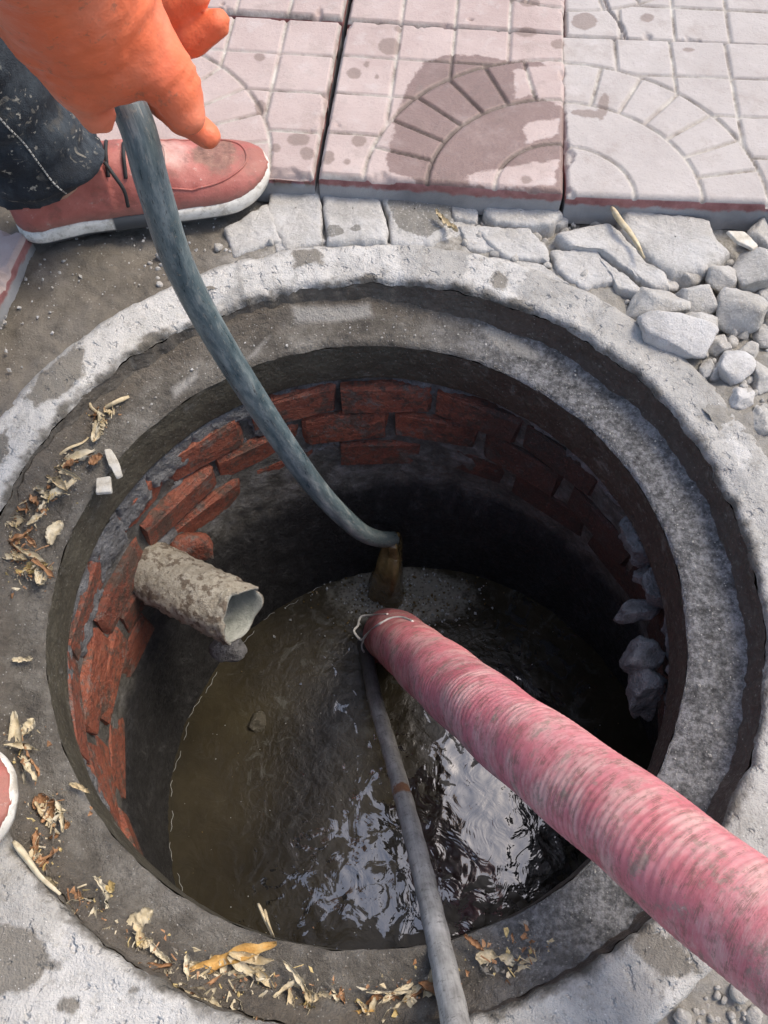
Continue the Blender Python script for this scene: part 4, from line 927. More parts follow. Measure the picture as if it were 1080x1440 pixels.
def stitches(P, step, gap, r):
    P, s_ = resample(P, 0.0008); Vs = []; Fs = []; b_ = 0; n_ = int(step/0.0008); g_ = int(gap/0.0008)
    for i in range(0, len(P)-n_, n_+g_):
        t_ = P[i+n_]-P[i]; t_ /= np.linalg.norm(t_); u_ = np.cross(t_, [0.3, -0.6, 0.7]); u_ /= np.linalg.norm(u_); w_ = np.cross(t_, u_)
        for k_ in (0, 1):
            for a_ in range(6): Vs.append(P[i+n_*k_]+r*(math.cos(a_*1.047)*u_+math.sin(a_*1.047)*w_))
        Fs += [(b_+a_, b_+(a_+1) % 6, b_+6+(a_+1) % 6, b_+6+a_) for a_ in range(6)]; b_ += 12
    return np.array(Vs), Fs
if len(seam) > 30:
    M_THREAD = mat_plain('pale_thread', (0.30, 0.30, 0.28), (0.46, 0.45, 0.42), 0.8, 200)
    sv_, sf_ = stitches(seam, 0.0042, 0.002, 0.0010)
    st_ = put('seam_stitching', mesh_from('seam_stitching', sv_-base, sf_), M_THREAD, jeans)
def jacket_sdf(P):
    d = body_sdf(P, 0.02, legs=False, headp=False)+0.006*fbm(P, 12, 3, 44)
    d = np.maximum(d, 0.82-P[:, 2]-0.35*(np.abs(P[:, 1]-0.06) > 0.2)*1.0)
    d = np.maximum(d, 0.035-np.linalg.norm(P-wrL, axis=1)); return np.maximum(d, 0.05-np.linalg.norm(P-wrR, axis=1))
V, Q = surface_nets(jacket_sdf, (-0.85, -0.42, 0.52), (-0.08, 0.46, 1.32), 0.011); child('jacket', V, Q, M_JACKET)
hs = lambda P: np.maximum(ellipsoid(P, head+[-0.008, 0, 0.012], (0.108, 0.088, 0.118)), np.maximum((P[:, 0]-head[0])*0.75-(P[:, 2]-head[2])+0.0, 0.005-body_sdf(P, legs=False, arms=False, torso=False)))+0.003*fbm(P, 90, 2, 3)
V, Q = surface_nets(hs, head-[0.13, 0.11, 0.14], head+[0.13, 0.11, 0.15], 0.007); child('hair', V, Q, M_HAIR)

# gloved hand: (px, px, depth) joints
def pr_(p): return np.array(atd(*p))
def glove_sdf(P):
    d = capsule(P, pr_((20, -150, 0.46)), pr_((95, -20, 0.545)), 0.047, 0.043)                    # gauntlet
    d = smin(d, capsule(P, pr_((95, -20, 0.545)), pr_((160, 70, 0.585)), 0.041, 0.033), 0.03)      # back of the hand
    d = smin(d, capsule(P, pr_((62, 30, 0.57)), pr_((112, 112, 0.595)), 0.024, 0.019), 0.02)
    d = smin(d, capsule(P, pr_((112, 112, 0.595)), pr_((138, 162, 0.625)), 0.0185, 0.0125), 0.006)  # little finger folding under
    t = capsule(P, pr_((175, 40, 0.575)), pr_((226, 98, 0.588)), 0.029, 0.0205)                    # thumb root
    t = smin(t, capsule(P, pr_((226, 98, 0.588)), pr_((246, 128, 0.598)), 0.0185, 0.0175), 0.006)
    t = smin(t, capsule(P, pr_((246, 128, 0.598)), pr_((262, 160, 0.607)), 0.0182, 0.0140), 0.004)
    d = smin(d, t, 0.009)
    hose = capsule(P, pr_((95, 0, 0.66)), pr_((192, 178, 0.66)), 0.0165)
    d = np.maximum(d, -hose)
    def finger(j, r, k=0.0035):
        f_ = None
        for i in range(len(j)-1):
            c_ = capsule(P, pr_(j[i]), pr_(j[i+1]), r[i], r[i+1]); f_ = c_ if f_ is None else smin(f_, c_, k)
        return f_
    for j, r in (([(150, 95, 0.69), (215, 130, 0.675), (258, 168, 0.655), (292, 190, 0.64)], (0.013, 0.0120, 0.0115, 0.0095)),      # index
                 ([(150, 60, 0.69), (236, 64, 0.685), (272, 52, 0.668), (306, 32, 0.655)], (0.014, 0.0130, 0.0125, 0.0098)),       # middle
                 ([(140, 30, 0.68), (222, 20, 0.665), (252, 8, 0.655), (276, -8, 0.645)], (0.0145, 0.0138, 0.0130, 0.0105)),      # ring
                 ([(110, 60, 0.66), (132, 105, 0.69), (160, 150, 0.71)], (0.013, 0.012, 0.011))):
        d = smin(d, finger(j, r), 0.0025)
    # rubber creases across the wrist and the thumb joint, and the finish of the palm
    ax_ = pr_((160, 70, 0.585))-pr_((40, -110, 0.48)); L_ = np.linalg.norm(ax_); tt = ((P-pr_((40, -110, 0.48)))@(ax_/L_))
    w_ = fbm(P, 22, 3, 77)
    d = d-0.0009*np.exp(-((tt-0.075)/0.022)**2)*np.sin(tt*380+w_*11)
    ta = pr_((262, 160, 0.607))-pr_((175, 40, 0.575)); t2 = ((P-pr_((175, 40, 0.575)))@(ta/np.linalg.norm(ta)))
    d = d-0.0009*np.exp(-((t2-0.042)/0.010)**2)*np.sin(t2*900+w_*5)
    return d+0.0016*fbm(P, 32, 3, 71)+0.0007*fbm(P, 120, 2, 72)
pts = np.array([pr_(p) for p in [(20, -150, 0.46), (128, 142, 0.60), (290, 190, 0.64), (306, 32, 0.655), (150, 60, 0.69), (60, 30, 0.55)]])
V, Q = surface_nets(glove_sdf, pts.min(0)-0.06, pts.max(0)+0.05, 0.0024); V = relax(V, Q, 1); child('glove', V, Q, M_GLOVE)
# the other gloved hand rests on the knee
def glove2(P):
    w = wrR; d = capsule(P, w+[0.01, 0, 0.03], w+[0.02, 0.005, -0.02], 0.04, 0.038); c = w+np.array([0.035, 0.01, -0.05])
    d = smin(d, ellipsoid(P, c, (0.048, 0.045, 0.03)), 0.02)
    for i in range(4):
        b = c+np.array([0.035, -0.03+0.02*i, -0.005]); m_ = b+np.array([0.035, 0.0, -0.022]); e = m_+np.array([0.012, 0, -0.03])*(0.8 if i in (0, 3) else 1)
        d = smin(d, smin(capsule(P, b, m_, 0.0115, 0.0105), capsule(P, m_, e, 0.0105, 0.009), 0.004), 0.006)
    return smin(d, capsule(P, c+[0.0, 0.03, 0], c+[0.03, 0.07, -0.02], 0.015, 0.011), 0.008)
V, Q = surface_nets(glove2, wrR-[0.07, 0.08, 0.14], wrR+[0.16, 0.14, 0.10], 0.004); child('glove', V, Q, M_GLOVE)

# shoes, built along +x from the heel, z up
def outline_w(x, L=0.305):
    t = np.clip(x/L, 0, 1)
    w = 0.034+0.016*np.sin(np.clip((t-0.25)/0.75, 0, 1)*np.pi*0.62)
    w = w*np.sqrt(np.clip(1-((np.clip(t, 0.76, 1)-0.76)/0.24)**2.3, 0, 1))
    return w*np.sqrt(np.clip(1-((0.12-np.clip(t, 0, 0.12))/0.12)**2.4, 0, 1))
def sole_mesh():
    x = np.r_[np.linspace(0, 0.04, 16), np.linspace(0.045, 0.23, 36), np.linspace(0.233, 0.305, 26)]
    w = outline_w(x)+0.003; y0 = 0.006*np.sin(x/0.305*np.pi)
    rail = np.r_[np.c_[x, y0+w], np.c_[x, y0-w][::-1]]
    hs_ = [0.0, 0.003, 0.011, 0.018, 0.021]; off = [0.93, 0.99, 1.0, 0.985, 0.90]
    V = []
    for hh, k in zip(hs_, off):
        for (xx, yy) in rail:
            lift = 0.018*max(0, (xx-0.23)/0.075)**2; top = 0.004*max(0, (0.1-xx)/0.1)
            V.append(((xx-0.15)*k+0.15, yy*k, lift+hh*(1+top*10)))
    V = np.array(V); m_ = len(rail); F = []
    for l in range(4):
        for i in range(m_): F.append((l*m_+i, l*m_+(i+1) % m_, (l+1)*m_+(i+1) % m_, (l+1)*m_+i))
    F.append(tuple(range(m_))[::-1]); F.append(tuple(4*m_+i for i in range(m_)))
    F = [tuple(reversed(f)) for f in F]
    return mesh_from('sole', V, F)
def upper_sdf(P):
    x, y, z = P[:, 0], P[:, 1], P[:, 2]
    yc = 0.006*np.sin(np.clip(x/0.305, 0, 1)*np.pi)
    w = outline_w(x)
    lift = 0.018*np.clip((x-0.23)/0.075, 0, 2)**2
    H = np.interp(x, [0.0, 0.02, 0.06, 0.105, 0.14, 0.18, 0.22, 0.26, 0.29, 0.31], [0.070, 0.092, 0.098, 0.096, 0.090, 0.074, 0.060, 0.052, 0.044, 0.03])
    h = (z-0.018-lift)/np.maximum(H-0.018-lift, 0.01)
    prof = np.where(h < 0, 1.0, np.sqrt(np.clip(1-np.clip(h, 0, 1)**2.2, 0, 1)))
    prof = np.where((x < 0.12), np.interp(h, [0, 0.25, 0.6, 1.0, 1.05], [1.0, 1.04, 0.94, 0.86, 0.8]), prof)
    d = np.abs(y-yc)-(w*1.0*prof); d = np.maximum(d*0.75, (z-H)*0.8); d = np.maximum(d, 0.018+lift-z)
    d = np.maximum(d, np.maximum(-x, x-0.303))
    hole = ellipsoid(P, (0.062, 0.0, 0.10), (0.052, 0.030, 0.055)); d = np.maximum(d, -hole)
    crease = 0.0012*np.sin(x*260+6*y*10)*np.exp(-((x-0.205)/0.02)**2)*smooth(z, 0.035, 0.06)
    stitch = 0.0014*np.exp(-((x-0.228+2.5*y*y*20*0.3)/0.0022)**2)*smooth(z, 0.03, 0.04)
    return d+crease+stitch+0.0007*fbm(P, 40, 3, 55)
UV_, UQ_ = surface_nets(upper_sdf, (-0.012, -0.065, 0.008), (0.318, 0.072, 0.112), 0.0030)
UV_ = relax(UV_, UQ_)
sm_ = sole_mesh(); um_ = mesh_from('shoe', UV_, UQ_)
lin_P = np.array([(0.008+0.0, 0.0, 0.088)]+[(0.062+0.054*math.cos(t), 0.031*math.sin(t), 0.097-0.004*math.cos(t)) for t in np.linspace(0, 2*np.pi, 30)][0:0]+[(0.062+0.056*math.cos(t), 0.034*math.sin(t), 0.094+0.003*math.cos(t)) for t in np.linspace(math.pi, 3*np.pi, 40)])
lin_m = sweep('ankle_lining', lin_P[1:], 0.0065, 10)
lace_ms = []
for i, x0 in enumerate((0.125, 0.143, 0.161)):
    zt = (0.094, 0.087, 0.078)[i]
    lace_ms.append(sweep('lace', catmull([(x0-0.004, -0.026, zt-0.018), (x0, -0.012, zt+0.001), (x0+0.003, 0.006, zt+0.003), (x0+0.002, 0.026, zt-0.014)], 8), 0.0022, 8))
lace_ms.append(sweep('lace', catmull([(0.122, -0.02, 0.092), (0.128, -0.034, 0.085), (0.134, -0.041, 0.066), (0.133, -0.045, 0.045)], 8), 0.0022, 8))
ub = BVHTree.FromPolygons([tuple(v) for v in UV_], [tuple(q) for q in UQ_])
def drape(pts, up=0.0006):
    out = []
    for x, y in pts:
        h_ = ub.ray_cast(Vector((x, y, 0.2)), Vector((0, 0, -1)))
        if h_[0] is not None: out.append(np.array(h_[0])+[0, 0, up])
    return np.array(out)
ap = drape(catmull([(0.165, -0.031, 0), (0.205, -0.036, 0), (0.245, -0.033, 0), (0.272, -0.018, 0), (0.279, 0.004, 0), (0.270, 0.024, 0), (0.240, 0.036, 0), (0.205, 0.038, 0), (0.165, 0.033, 0)], 12)[:, :2])
apron_m = sweep('toe_seam', ap, 0.0013, 8)
ap2 = drape(catmull([(0.176, -0.036, 0), (0.184, -0.020, 0), (0.188, 0.004, 0), (0.184, 0.024, 0), (0.176, 0.038, 0)], 10)[:, :2]); vamp_m = sweep('vamp_seam', ap2, 0.0012, 8)
def place_shoe(heel, toe, z):
    heel = np.array(heel); toe = np.array(toe); a = math.atan2(toe[1]-heel[1], toe[0]-heel[0])
    sh = put('shoe', um_, M_SHOE, person); sh.location = np.array([heel[0], heel[1], z])-base; sh.rotation_euler = (0, 0, a); sh.scale = (1.07, 1.06, 1.0)
    put('sole', sm_, M_SOLE, sh); put('ankle_lining', lin_m, M_LINING, sh)
    for lm in lace_ms: put('lace', lm, M_LACE, sh)
    put('toe_seam', apron_m, M_SHOE, sh); put('vamp_seam', vamp_m, M_SHOE, sh)
    return sh
hl = atz(25, 335, 0.01); tl = atz(380, 262, 0.01)
s1 = place_shoe((-0.440, 0.478), (-0.135, 0.563), 0.004)
s2 = place_shoe((-0.624, -0.262), (-0.322, -0.222), 0.010)

# ------------------------------------------------------------------ loose paver at the left edge
a = math.radians(-62); M2 = lambda V: V[:, :2]
c_ = atz(38, 333, 0.02)
lp = put('loose_paver', tile_mesh('loose_paver', S, (1, 1), None, None, M2, 0.02), M_TILE, None, (0, 0, 0))
v1 = atz(38, 325, 0.018)[:2]; v0 = atz(-2, 408, 0.018)[:2]; dirv = (v1-v0)/np.linalg.norm(v1-v0); ang_ = math.atan2(dirv[1], dirv[0])-math.pi/2
Rz = np.array([[math.cos(ang_), -math.sin(ang_)], [math.sin(ang_), math.cos(ang_)]])
lp.location = (*(v1-Rz@np.array([S, S])), 0.018); lp.rotation_euler = (0, 0, ang_)
tag(lp, 'loose pink paver lying at the left edge behind the heel', 'paver')

# ------------------------------------------------------------------ leaves, husks, twigs, chips
def leaf_mesh(L, W_, curl, bend, seed, nl=16, nw=7, jag=0.15):
    r = np.random.default_rng(seed); u = np.linspace(0, 1, nl); v = np.linspace(-1, 1, nw)
    jn = np.interp(np.linspace(0, 5, nl), np.arange(6), r.normal(size=6))+0.25*r.normal(size=nl)
    wid = W_*0.5*np.sin(np.pi*np.clip(u*0.94+0.03, 0, 1))**0.6*(1+jag*1.4*jn)
    P = np.zeros((nl, nw, 3))
    for i in range(nl):
        for k in range(nw):
            y = v[k]*wid[i]*(1+0.1*r.normal()); ph = curl*v[k]
            P[i, k] = ((u[i]-0.5)*L, y*math.cos(ph*0.7), abs(y)*math.sin(abs(ph))*0.9+bend*L*(4*(u[i]-0.5)**2)+0.0015*r.normal())
        P[i, :, 1] += 0.06*L*math.sin(u[i]*3.1+seed)
    Vt = P.reshape(-1, 3); Vb = Vt-[0, 0, 0.0006]; f = grid_faces(nl, nw); N = len(Vt)
    edge = np.r_[np.arange(nw), np.arange(1, nl)*nw+nw-1, (nl-1)*nw+np.arange(nw-2, -1, -1), np.arange(nl-2, 0, -1)*nw]
    e2 = np.roll(edge, -1); side = np.stack([edge, edge+N, e2+N, e2], -1)
    me = mesh_from('leaf', np.vstack([Vt, Vb]), np.vstack([f, f[:, ::-1]+N, side])); return me
ZL = -0.043
def leaf(name, cat, p0, p1, wpx, z, mat, label, curl=0.6, bend=0.12, seed=1, jag=0.15, group='dry plant litter round the manhole'):
    a = atz(*p0, z); b = atz(*p1, z); D = ((a+b)/2-CAM)@FW; L = np.linalg.norm(b-a)
    me = leaf_mesh(L, wpx*D/F_PX, curl, bend, seed, jag=jag); me.name = name
    o = put(name, me, M_LEAF[mat], None, (a+b)/2+[0, 0, 0.003]); o.rotation_euler = (RNG.uniform(-0.2, 0.2), 0, math.atan2(b[1]-a[1], b[0]-a[0]))
    tag(o, label, cat, group); return o
def stalk(name, cat, pts, z, rpx, mat, label, flat=1.0, group='dry plant litter round the manhole', lift=0.004):
    W_ = [atz(x, y, z)+[0, 0, lift*(0.5+0.5*math.sin(i*1.7))] for i, (x, y) in enumerate(pts)]
    D = (W_[0]-CAM)@FW; P, s = resample(catmull(W_, 10), 0.003)
    o = put(name, sweep(name, P, rpx*D/F_PX*np.interp(np.linspace(0, 1, len(P)), [0, 0.12, 0.5, 1], [0.5, 1, 0.8, 0.35]), 10, True, lambda s, a: 0.0005*np.sin(3*a+s*90)), M_LEAF[mat]); tag(o, label, cat, group); return o
def chip(name, cat, px, z, label):
    me, o = slab_mesh(name, px, z, 0.0022, 21, None, 0.5, 0.30); tag(put(name, me, M_LEAF[4], None, o+[0, 0, 0.002]), label, cat, 'dry plant litter round the manhole')
stalk('straw_stalk', 'stalk', [(860, 293), (872, 315), (885, 328), (897, 345), (905, 365)], 0.016, 4.5, 5, 'yellowish straw stalk lying across the broken mortar below the pavers')
chip('white_shard', 'shard', [(1022, 326), (1046, 327), (1066, 346), (1058, 351), (1036, 340)], 0.010, 'thin white shard lying between the rubble and the paver edge')
chip('white_chip', 'chip', [(147, 633), (156, 632), (167, 650), (172, 668), (164, 672), (154, 655)], ZL, 'elongated white chip lying on the left part of the seat')
chip('square_chip', 'chip', [(136, 673), (155, 670), (157, 692), (135, 694)], ZL, 'small square cream chip below the elongated white chip')
leaf('cream_seed', 'seed', (84, 732), (72, 766), 22, ZL, 2, 'oval cream seed case lying on the left of the seat', 0.5, -0.1, 8, 0.05)
stalk('forked_twig', 'twig', [(183, 562), (165, 574), (146, 580), (141, 595), (135, 622)], ZL, 3.2, 5, 'pale forked twig end lying on the back left of the seat', lift=0.012)
stalk('thin_twig', 'twig', [(131, 556), (132, 580), (142, 590), (138, 612)], ZL, 2.5, 5, 'thin twig crossing the forked twig', lift=0.016)
leaf('rolled_leaf', 'leaf', (64, 664), (136, 636), 20, ZL, 2, 'rolled tan leaf strip pointing at the white chips', 1.2, 0.05, 9)
stalk('bent_stem', 'stem', [(80, 650), (100, 640), (118, 626), (128, 612)], ZL, 2, 5, 'thin bent stem lying on the rolled tan leaf', lift=0.014)
leaf('orange_leaf', 'leaf', (38, 655), (52, 622), 18, ZL, 3, 'orange brown leaf crumb beside the rolled tan leaf', 0.7, 0.1, 10)
leaf('brown_crumb', 'leaf', (126, 654), (146, 644), 14, ZL, 1, 'brown leaf crumb at the end of the rolled tan leaf', 0.6, 0.1, 11)
leaf('yellow_leaf', 'leaf', (47, 712), (64, 698), 18, ZL, 0, 'yellow leaf crumb in the litter above the oval seed case', 0.9, 0.2, 12)
stalk('straw', 'straw', [(8, 745), (25, 730), (46, 716)], ZL, 2.5, 5, 'straight pale straw at the left edge above the oval seed case', lift=0.01)
leaf('curled_leaf', 'leaf', (28, 812), (70, 798), 20, ZL, 0, 'curled yellow leaf at the left edge below the oval seed case', 1.2, 0.2, 13)
leaf('small_pale_crumb', 'leaf', (20, 932), (48, 926), 12, ZL, 2, 'lone pale leaf crumb on the left of the seat above the near shoe', 0.5, 0.1, 14)
leaf('long_pale_leaf', 'leaf', (20, 1005), (42, 1104), 26, ZL, 2, 'long crinkled pale leaf beside the toe of the near shoe', 0.9, 0.08, 15)
leaf('broad_tip', 'leaf', (34, 1035), (50, 1012), 14, ZL+0.004, 2, 'small pale leaf lying over the long crinkled leaf', 0.7, 0.1, 16)
leaf('rust_leaf', 'leaf', (60, 1118), (98, 1168), 36, ZL, 1, 'rust brown torn leaf right of the near shoe', 0.9, 0.12, 17, 0.3)
leaf('pink_leaf', 'leaf', (28, 1118), (46, 1145), 18, ZL, 2, 'pinkish leaf between the near shoe and the rust brown leaf', 0.7, 0.1, 18)
leaf('narrow_leaf', 'leaf', (98, 1104), (128, 1116), 8, ZL-0.002, 5, 'narrow leaf on the brink of the throat right of the rust brown leaf', 0.6, 0.05, 19)
leaf('tan_strip', 'leaf', (32, 1160), (94, 1230), 20, ZL+0.004, 2, 'tan papery strip running down from the toe of the near shoe', 0.8, 0.05, 20)
stalk('white_stick', 'stick', [(20, 1184), (38, 1206), (60, 1235), (85, 1258)], -0.004, 5, 2, 'whitish bent stick lying below the near shoe')
leaf('yellow_strip', 'leaf', (64, 1210), (92, 1250), 14, ZL+0.006, 0, 'yellow strip between the whitish stick and the tan papery strip', 0.8, 0.1, 21)
leaf('crumpled_leaf', 'leaf', (140, 1258), (165, 1244), 20, ZL, 0, 'small crumpled yellow leaf on the seat left of the big pale leaf', 0.8, 0.2, 22, 0.3)
leaf('folded_leaf', 'leaf', (180, 1302), (218, 1282), 34, ZL, 2, 'big folded pale yellow leaf on the near left of the seat', 0.8, 0.1, 23, 0.12)
leaf('husk', 'husk', (262, 1366), (392, 1338), 26, ZL+0.004, 3, 'long orange yellow husk lying on the near side of the seat', 0.9, 0.08, 24, 0.08)
leaf('shredded_husk', 'husk', (668, 1344), (722, 1352), 26, ZL+0.002, 2, 'shredded pale husk right of the grey pole', 0.8, 0.1, 25, 0.35)
leaf('brown_strip', 'leaf', (96, 1255), (128, 1300), 22, ZL+0.012, 3, 'ochre strip wedged along the collar below the tan papery strip', 0.9, 0.1, 26)
leaf('grey_husk', 'husk', (128, 1300), (172, 1335), 30, ZL+0.010, 5, 'grey crumpled husk wedged along the collar left of the folded leaf', 0.9, 0.12, 27, 0.3)
leaf('red_brown_strip', 'leaf', (176, 1332), (240, 1368), 12, ZL+0.008, 1, 'reddish brown strip wedged along the collar below the folded leaf', 0.8, 0.05, 28)
leaf('ochre_crumb', 'leaf', (232, 1364), (276, 1390), 26, ZL+0.006, 3, 'torn ochre leaf left of the long orange husk end', 0.8, 0.15, 29, 0.3)
leaf('tan_curl', 'leaf', (312, 1374), (372, 1366), 20, ZL, 2, 'small tan curl just below the long orange husk', 1.1, 0.15, 30)
leaf('brown_leaf', 'leaf', (510, 1420), (565, 1412), 34, ZL, 1, 'brown leaf at the bottom edge left of the grey pole', 0.8, 0.12, 31, 0.3)
leaf('ochre_leaf', 'leaf', (470, 1436), (560, 1428), 16, ZL+0.004, 3, 'ochre strip along the bottom edge under the brown leaf', 0.8, 0.06, 32)
leaf('yellow_curl', 'leaf', (566, 1412), (606, 1404), 14, ZL+0.004, 0, 'yellow curl touching the left side of the grey pole', 0.9, 0.15, 33)
leaf('pale_wisp', 'leaf', (436, 1404), (482, 1398), 16, ZL, 2, 'pale wisp of husk in the litter at the bottom middle', 1.1, 0.2, 34, 0.35)
leaf('dry_bract', 'leaf', (415, 1416), (446, 1430), 20, ZL+0.002, 0, 'small yellow bract at the bottom edge left of the ochre strip', 1.0, 0.2, 35, 0.3)
stalk('grass_stem', 'stem', [(365, 1272), (374, 1290), (384, 1316)], ZL, 2.2, 5, 'pair of short straw stems leaning over the near brink, left one', lift=0.02)
stalk('grass_stem', 'stem', [(374, 1280), (380, 1298), (387, 1318)], ZL, 2.0, 5, 'pair of short straw stems leaning over the near brink, right one', lift=0.02)
leaf('yellow_bit', 'leaf', (614, 300), (640, 332), 10, 0.008, 5, 'yellowish plant shred on the earth between the mortar pieces', 0.8, 0.1, 36)

# litter crumbs, pebbles and bubbles that nobody could count
def flakes(name, centres, n, mats, seed, smin_, smax_):
    """clumped crumbs: irregular curled flakes and bits of straw"""
    r = np.random.default_rng(seed); Vs = []; Fs = []; mi = []; b = 0; m_ = 6
    for i in range(n):
        c, sg = centres[r.integers(len(centres))]; p = np.array(c)+np.r_[r.normal(size=2)*sg, abs(r.normal())*0.003]
        a = r.random()*6.283; R = np.array([[math.cos(a), -math.sin(a)], [math.sin(a), math.cos(a)]]); sz = smin_+(smax_-smin_)*r.random()**2.2
        if r.random() < 0.16:
            L = sz*r.uniform(0.8, 1.7); w = r.uniform(0.0003, 0.0007); bend = r.normal()*0.25*L
            q = np.array([(-L, -w, 0), (0, bend*0.4-w, w*2), (L, bend-w, 0), (L, bend+w, 0), (0, bend*0.4+w, w*2), (-L, w, 0)])
        else:
            k = np.sort(r.random(m_)*6.283); rad = sz*r.uniform(0.45, 1.0, m_); q = np.c_[np.cos(k)*rad, np.sin(k)*rad*r.uniform(0.35, 1), r.normal(size=m_)*sz*0.28]
        q[:, :2] = q[:, :2]@R.T; q = q+p+[0, 0, 0.0015]; q2 = q-[0, 0, 0.0007]
        Vs += [q, q2]; Fs.append(tuple(range(b, b+m_))); Fs.append(tuple(range(b+2*m_-1, b+m_-1, -1)))
        Fs += [(b+j, b+m_+j, b+m_+(j+1) % m_, b+(j+1) % m_) for j in range(m_)]; b += 2*m_; mi += [r.integers(len(mats))]*(m_+2)
    me = mesh_from(name, np.vstack(Vs), Fs, False)
    for m2 in mats: me.materials.append(m2)
    me.polygons.foreach_set('material_index', np.array(mi, np.int32)); me.update(); return put(name, me)
def scatter(name, pts, sizes, mats, seed, shape='chip'):
    r = np.random.default_rng(seed); n = len(pts); Vs = []; Fs = []; mi = []; b = 0
    oct_ = np.array([(1, 0, 0), (-1, 0, 0), (0, 1, 0), (0, -1, 0), (0, 0, 1), (0, 0, -1)], float)
    of = np.array([(0, 2, 4), (2, 1, 4), (1, 3, 4), (3, 0, 4), (2, 0, 5), (1, 2, 5), (3, 1, 5), (0, 3, 5)])
    for i in range(n):
        q = r.normal(size=4); q /= np.linalg.norm(q); w, x, y, z = q
        R = np.array([[1-2*(y*y+z*z), 2*(x*y-z*w), 2*(x*z+y*w)], [2*(x*y+z*w), 1-2*(x*x+z*z), 2*(y*z-x*w)], [2*(x*z-y*w), 2*(y*z+x*w), 1-2*(x*x+y*y)]])
        if shape == 'chip': a = r.random()*6.28; R = np.array([[math.cos(a), -math.sin(a), 0], [math.sin(a), math.cos(a), 0], [0, 0, 1]])@(np.eye(3)*0.75+R*0.25); sc = np.array([1.0, r.uniform(0.12, 0.5), 0.10])
        else: sc = r.uniform(0.6, 1.0, 3)
        V = (oct_+r.normal(size=(6, 3))*0.12)*sc*sizes[i]
        Vs.append(V@R.T+pts[i]); Fs.append(of+b); b += 6; mi += [r.integers(len(mats))]*8
    me = mesh_from(name, np.vstack(Vs), np.vstack(Fs), False)
    for m_ in mats: me.materials.append(m_)
    me.polygons.foreach_set('material_index', np.array(mi, np.int32)); me.update()
    return put(name, me)
def rnd_arc(n, d0, d1, r0, r1, z, jz=0.002, centre=None, sig=None):
    th = np.radians(RNG.uniform(d0, d1, n)); rr = RNG.uniform(r0, r1, n)
    return np.c_[np.cos(th)*rr, np.sin(th)*rr, z+RNG.uniform(0, jz, n)]
CL = [((*atz(x, y, z)[:2], z), sg) for x, y, z, sg in [(60, 690, -0.036, 0.016), (30, 720, -0.032, 0.014), (75, 650, -0.036, 0.014), (20, 800, -0.036, 0.014), (50, 805, -0.040, 0.010), (140, 590, -0.040, 0.010), (20, 760, -0.03, 0.012),
      (30, 1060, -0.032, 0.012), (70, 1150, -0.036, 0.012), (60, 1210, -0.026, 0.010), (110, 1270, -0.026, 0.012), (150, 1320, -0.028, 0.012), (200, 1350, -0.028, 0.012), (250, 1385, -0.030, 0.014), (330, 1375, -0.040, 0.018), (400, 1415, -0.036, 0.018), (460, 1410, -0.040, 0.016), (540, 1420, -0.038, 0.018), (600, 1420, -0.036, 0.014), (690, 1360, -0.038, 0.014), (740, 1340, -0.042, 0.012), (330, 1420, -0.03, 0.016), (280, 1410, -0.026, 0.012)]]
M_CRUMB = [M_LEAF[0], M_LEAF[1], M_LEAF[2], M_LEAF[5], M_LEAF[1], M_GROUND, M_GROUND, M_GROUND]
lv, lf, lm_, b_ = [], [], [], 0; rl = np.random.default_rng(31)
for i in range(120):
    c_, sg_ = CL[rl.integers(len(CL))]; me_ = leaf_mesh(rl.uniform(0.010, 0.042), rl.uniform(0.004, 0.013), rl.uniform(0.5, 1.7), rl.uniform(-0.05, 0.22), 100+i, 12, 5, 0.22)
    v_ = np.empty(len(me_.vertices)*3, np.float32); me_.vertices.foreach_get('co', v_); v_ = v_.reshape(-1, 3)
    a_ = rl.random()*6.283; t_ = rl.normal()*0.35; Rx = np.array([[1, 0, 0], [0, math.cos(t_), -math.sin(t_)], [0, math.sin(t_), math.cos(t_)]]); Rz_ = np.array([[math.cos(a_), -math.sin(a_), 0], [math.sin(a_), math.cos(a_), 0], [0, 0, 1]])
    v_ = v_@Rx.T@Rz_.T+np.array(c_)+np.r_[rl.normal(size=2)*sg_, 0.004]
    fl_ = np.array([tuple(p.vertices) for p in me_.polygons]); lv.append(v_); lf.append(fl_+b_); b_ += len(v_); lm_ += [rl.integers(4)]*len(fl_); bpy.data.meshes.remove(me_)
lme = mesh_from('curled_leaves', np.vstack(lv), np.vstack(lf))
for m_ in (M_LEAF[2], M_LEAF[1], M_LEAF[2], M_LEAF[5]): lme.materials.append(m_)
lme.polygons.foreach_set('material_index', np.array(lm_, np.int32)); lme.update()
tag(put('curled_leaves', lme), 'small curled dry leaf scraps heaped along the left and near seat', 'litter', kind='stuff')
tag(flakes('leaf_litter', CL, 1800, M_CRUMB, 5, 0.0006, 0.0060), 'crumbs of dry leaf and straw strewn over the seat of the collar', 'litter', kind='stuff')
pts = np.vstack([rnd_arc(900, 85, 165, 0.475, 0.75, -0.014, 0.006), rnd_arc(900, 5, 85, 0.475, 0.80, -0.022, 0.010), rnd_arc(500, -70, 5, 0.475, 0.7, -0.02, 0.006), rnd_arc(260, 60, 160, 0.345, 0.395, -0.046), rnd_arc(200, -60, 60, 0.345, 0.395, -0.047), rnd_arc(150, 0, 360, 0.41, 0.46, 0.0)])
sz = RNG.uniform(0.0008, 0.0045, len(pts))*RNG.uniform(0.3, 1, len(pts)); sz[-610:] *= 0.55
rk = np.random.default_rng(77); RV_, RF_ = [], []; b_ = 0
bmr = bmesh.new(); bmesh.ops.create_icosphere(bmr, subdivisions=2, radius=1.0); IV = np.array([v.co[:] for v in bmr.verts]); IF = np.array([[v.index for v in f.verts] for f in bmr.faces]); bmr.free()
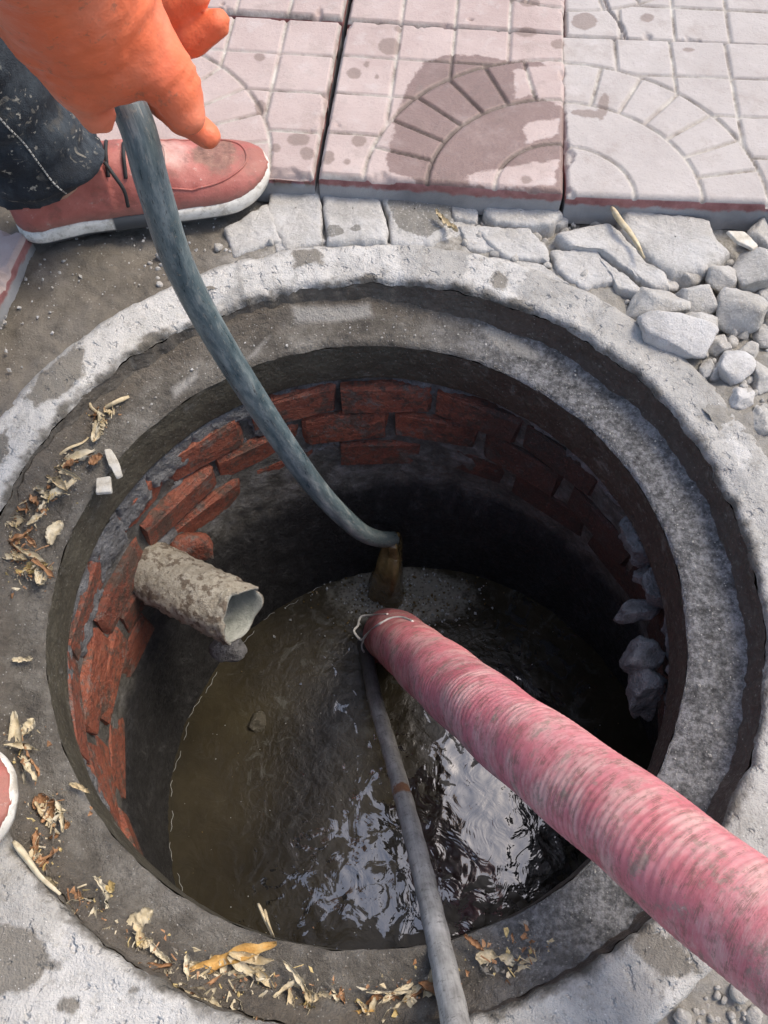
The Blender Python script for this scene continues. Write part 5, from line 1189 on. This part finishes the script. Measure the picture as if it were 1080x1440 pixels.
spots_ = [(rk.uniform(880, 1100), rk.uniform(360, 640)) for _ in range(420)]+[(rk.uniform(1090, 1800), rk.uniform(330, 1000)) for _ in range(700)]+[(rk.uniform(610, 900), rk.uniform(300, 400)) for _ in range(160)]+[(rk.uniform(200, 400), rk.uniform(340, 400)) for _ in range(40)]+[(rk.uniform(960, 1080), rk.uniform(1380, 1440)) for _ in range(40)]
for (x, y) in spots_:
    w_ = atz(x, y, 0.0)
    if np.hypot(w_[0], w_[1]) < 0.472: continue
    P_ = IV.copy()
    for _ in range(7):
        n_ = rk.normal(size=3); n_ /= np.linalg.norm(n_); P_ = P_-n_*np.maximum(P_@n_-rk.uniform(0.45, 0.8), 0)[:, None]
    sz_ = 0.0022+0.0085*rk.random()**2.5; P_ = P_*sz_*rk.uniform(0.7, 1.2, 3)
    RV_.append(P_+[w_[0], w_[1], ground_z(w_[0], w_[1])+sz_*0.25]); RF_.append(IF+b_); b_ += len(IV)
gr_ = mesh_from('rubble_grit', np.vstack(RV_), np.vstack(RF_)); attr(gr_, 'wet', np.full(b_, -0.2))
tag(put('rubble_grit', gr_, M_STONE), 'small chips and pebbles packed between the rubble stones', 'gravel', kind='stuff')
gm = scatter('gravel', pts, sz, [M_STONE, M_STONE_W, M_SLAB], 9, 'pebble'); attr(gm.data, 'wet', np.full(len(gm.data.vertices), -0.2))
tag(gm, 'fine grey grit and gravel scattered over earth and concrete', 'gravel', kind='stuff')
# foam line and bubbles on the water
for d0 in np.arange(114, 205, 7.0):
    fl = []
    for dg in np.linspace(d0, d0+RNG.uniform(3, 6.5), 14):
        a = math.radians(dg); cx, cy, r = shaft_c(ZW); w_ = r-0.004+0.003*math.sin(dg*0.4)+0.0012*math.sin(dg*2.3); fl.append((cx+math.cos(a)*w_, cy+math.sin(a)*w_, ZW+0.001))
    put('foam_line', sweep('foam_line', resample(np.array(fl), 0.003)[0], 0.0003, 6), M_FOAM, water)
q = atz(362, 1016, ZW); tag(put('floating_lump', rock_mesh('floating_lump', 0.016, 0.020, 0.010, 61, 7, 3, 0.4), M_THROAT, None, (q[0], q[1], ZW+0.002)), 'small dark lump floating on the left of the dirty water', 'debris')
bp = []
for _ in range(420):
    q = atz(RNG.normal(560, 62), RNG.normal(842, 24), ZW); bp.append((q[0], q[1], ZW+0.002))
for _ in range(200):
    t = RNG.random()*6.283; r_ = 0.36*math.sqrt(RNG.random()); bp.append((WC[0]+r_*math.cos(t), WC[1]+r_*math.sin(t), ZW+0.001))
bp = np.array(bp); b = scatter('floating_specks', bp, np.r_[RNG.uniform(0.001, 0.004, 420), RNG.uniform(0.0005, 0.0018, 200)], [M_FOAM, M_STREAM, M_FOAM], 12, 'pebble')
tag(b, 'tiny bubbles and specks of scum floating on the dirty water', 'foam', kind='stuff')
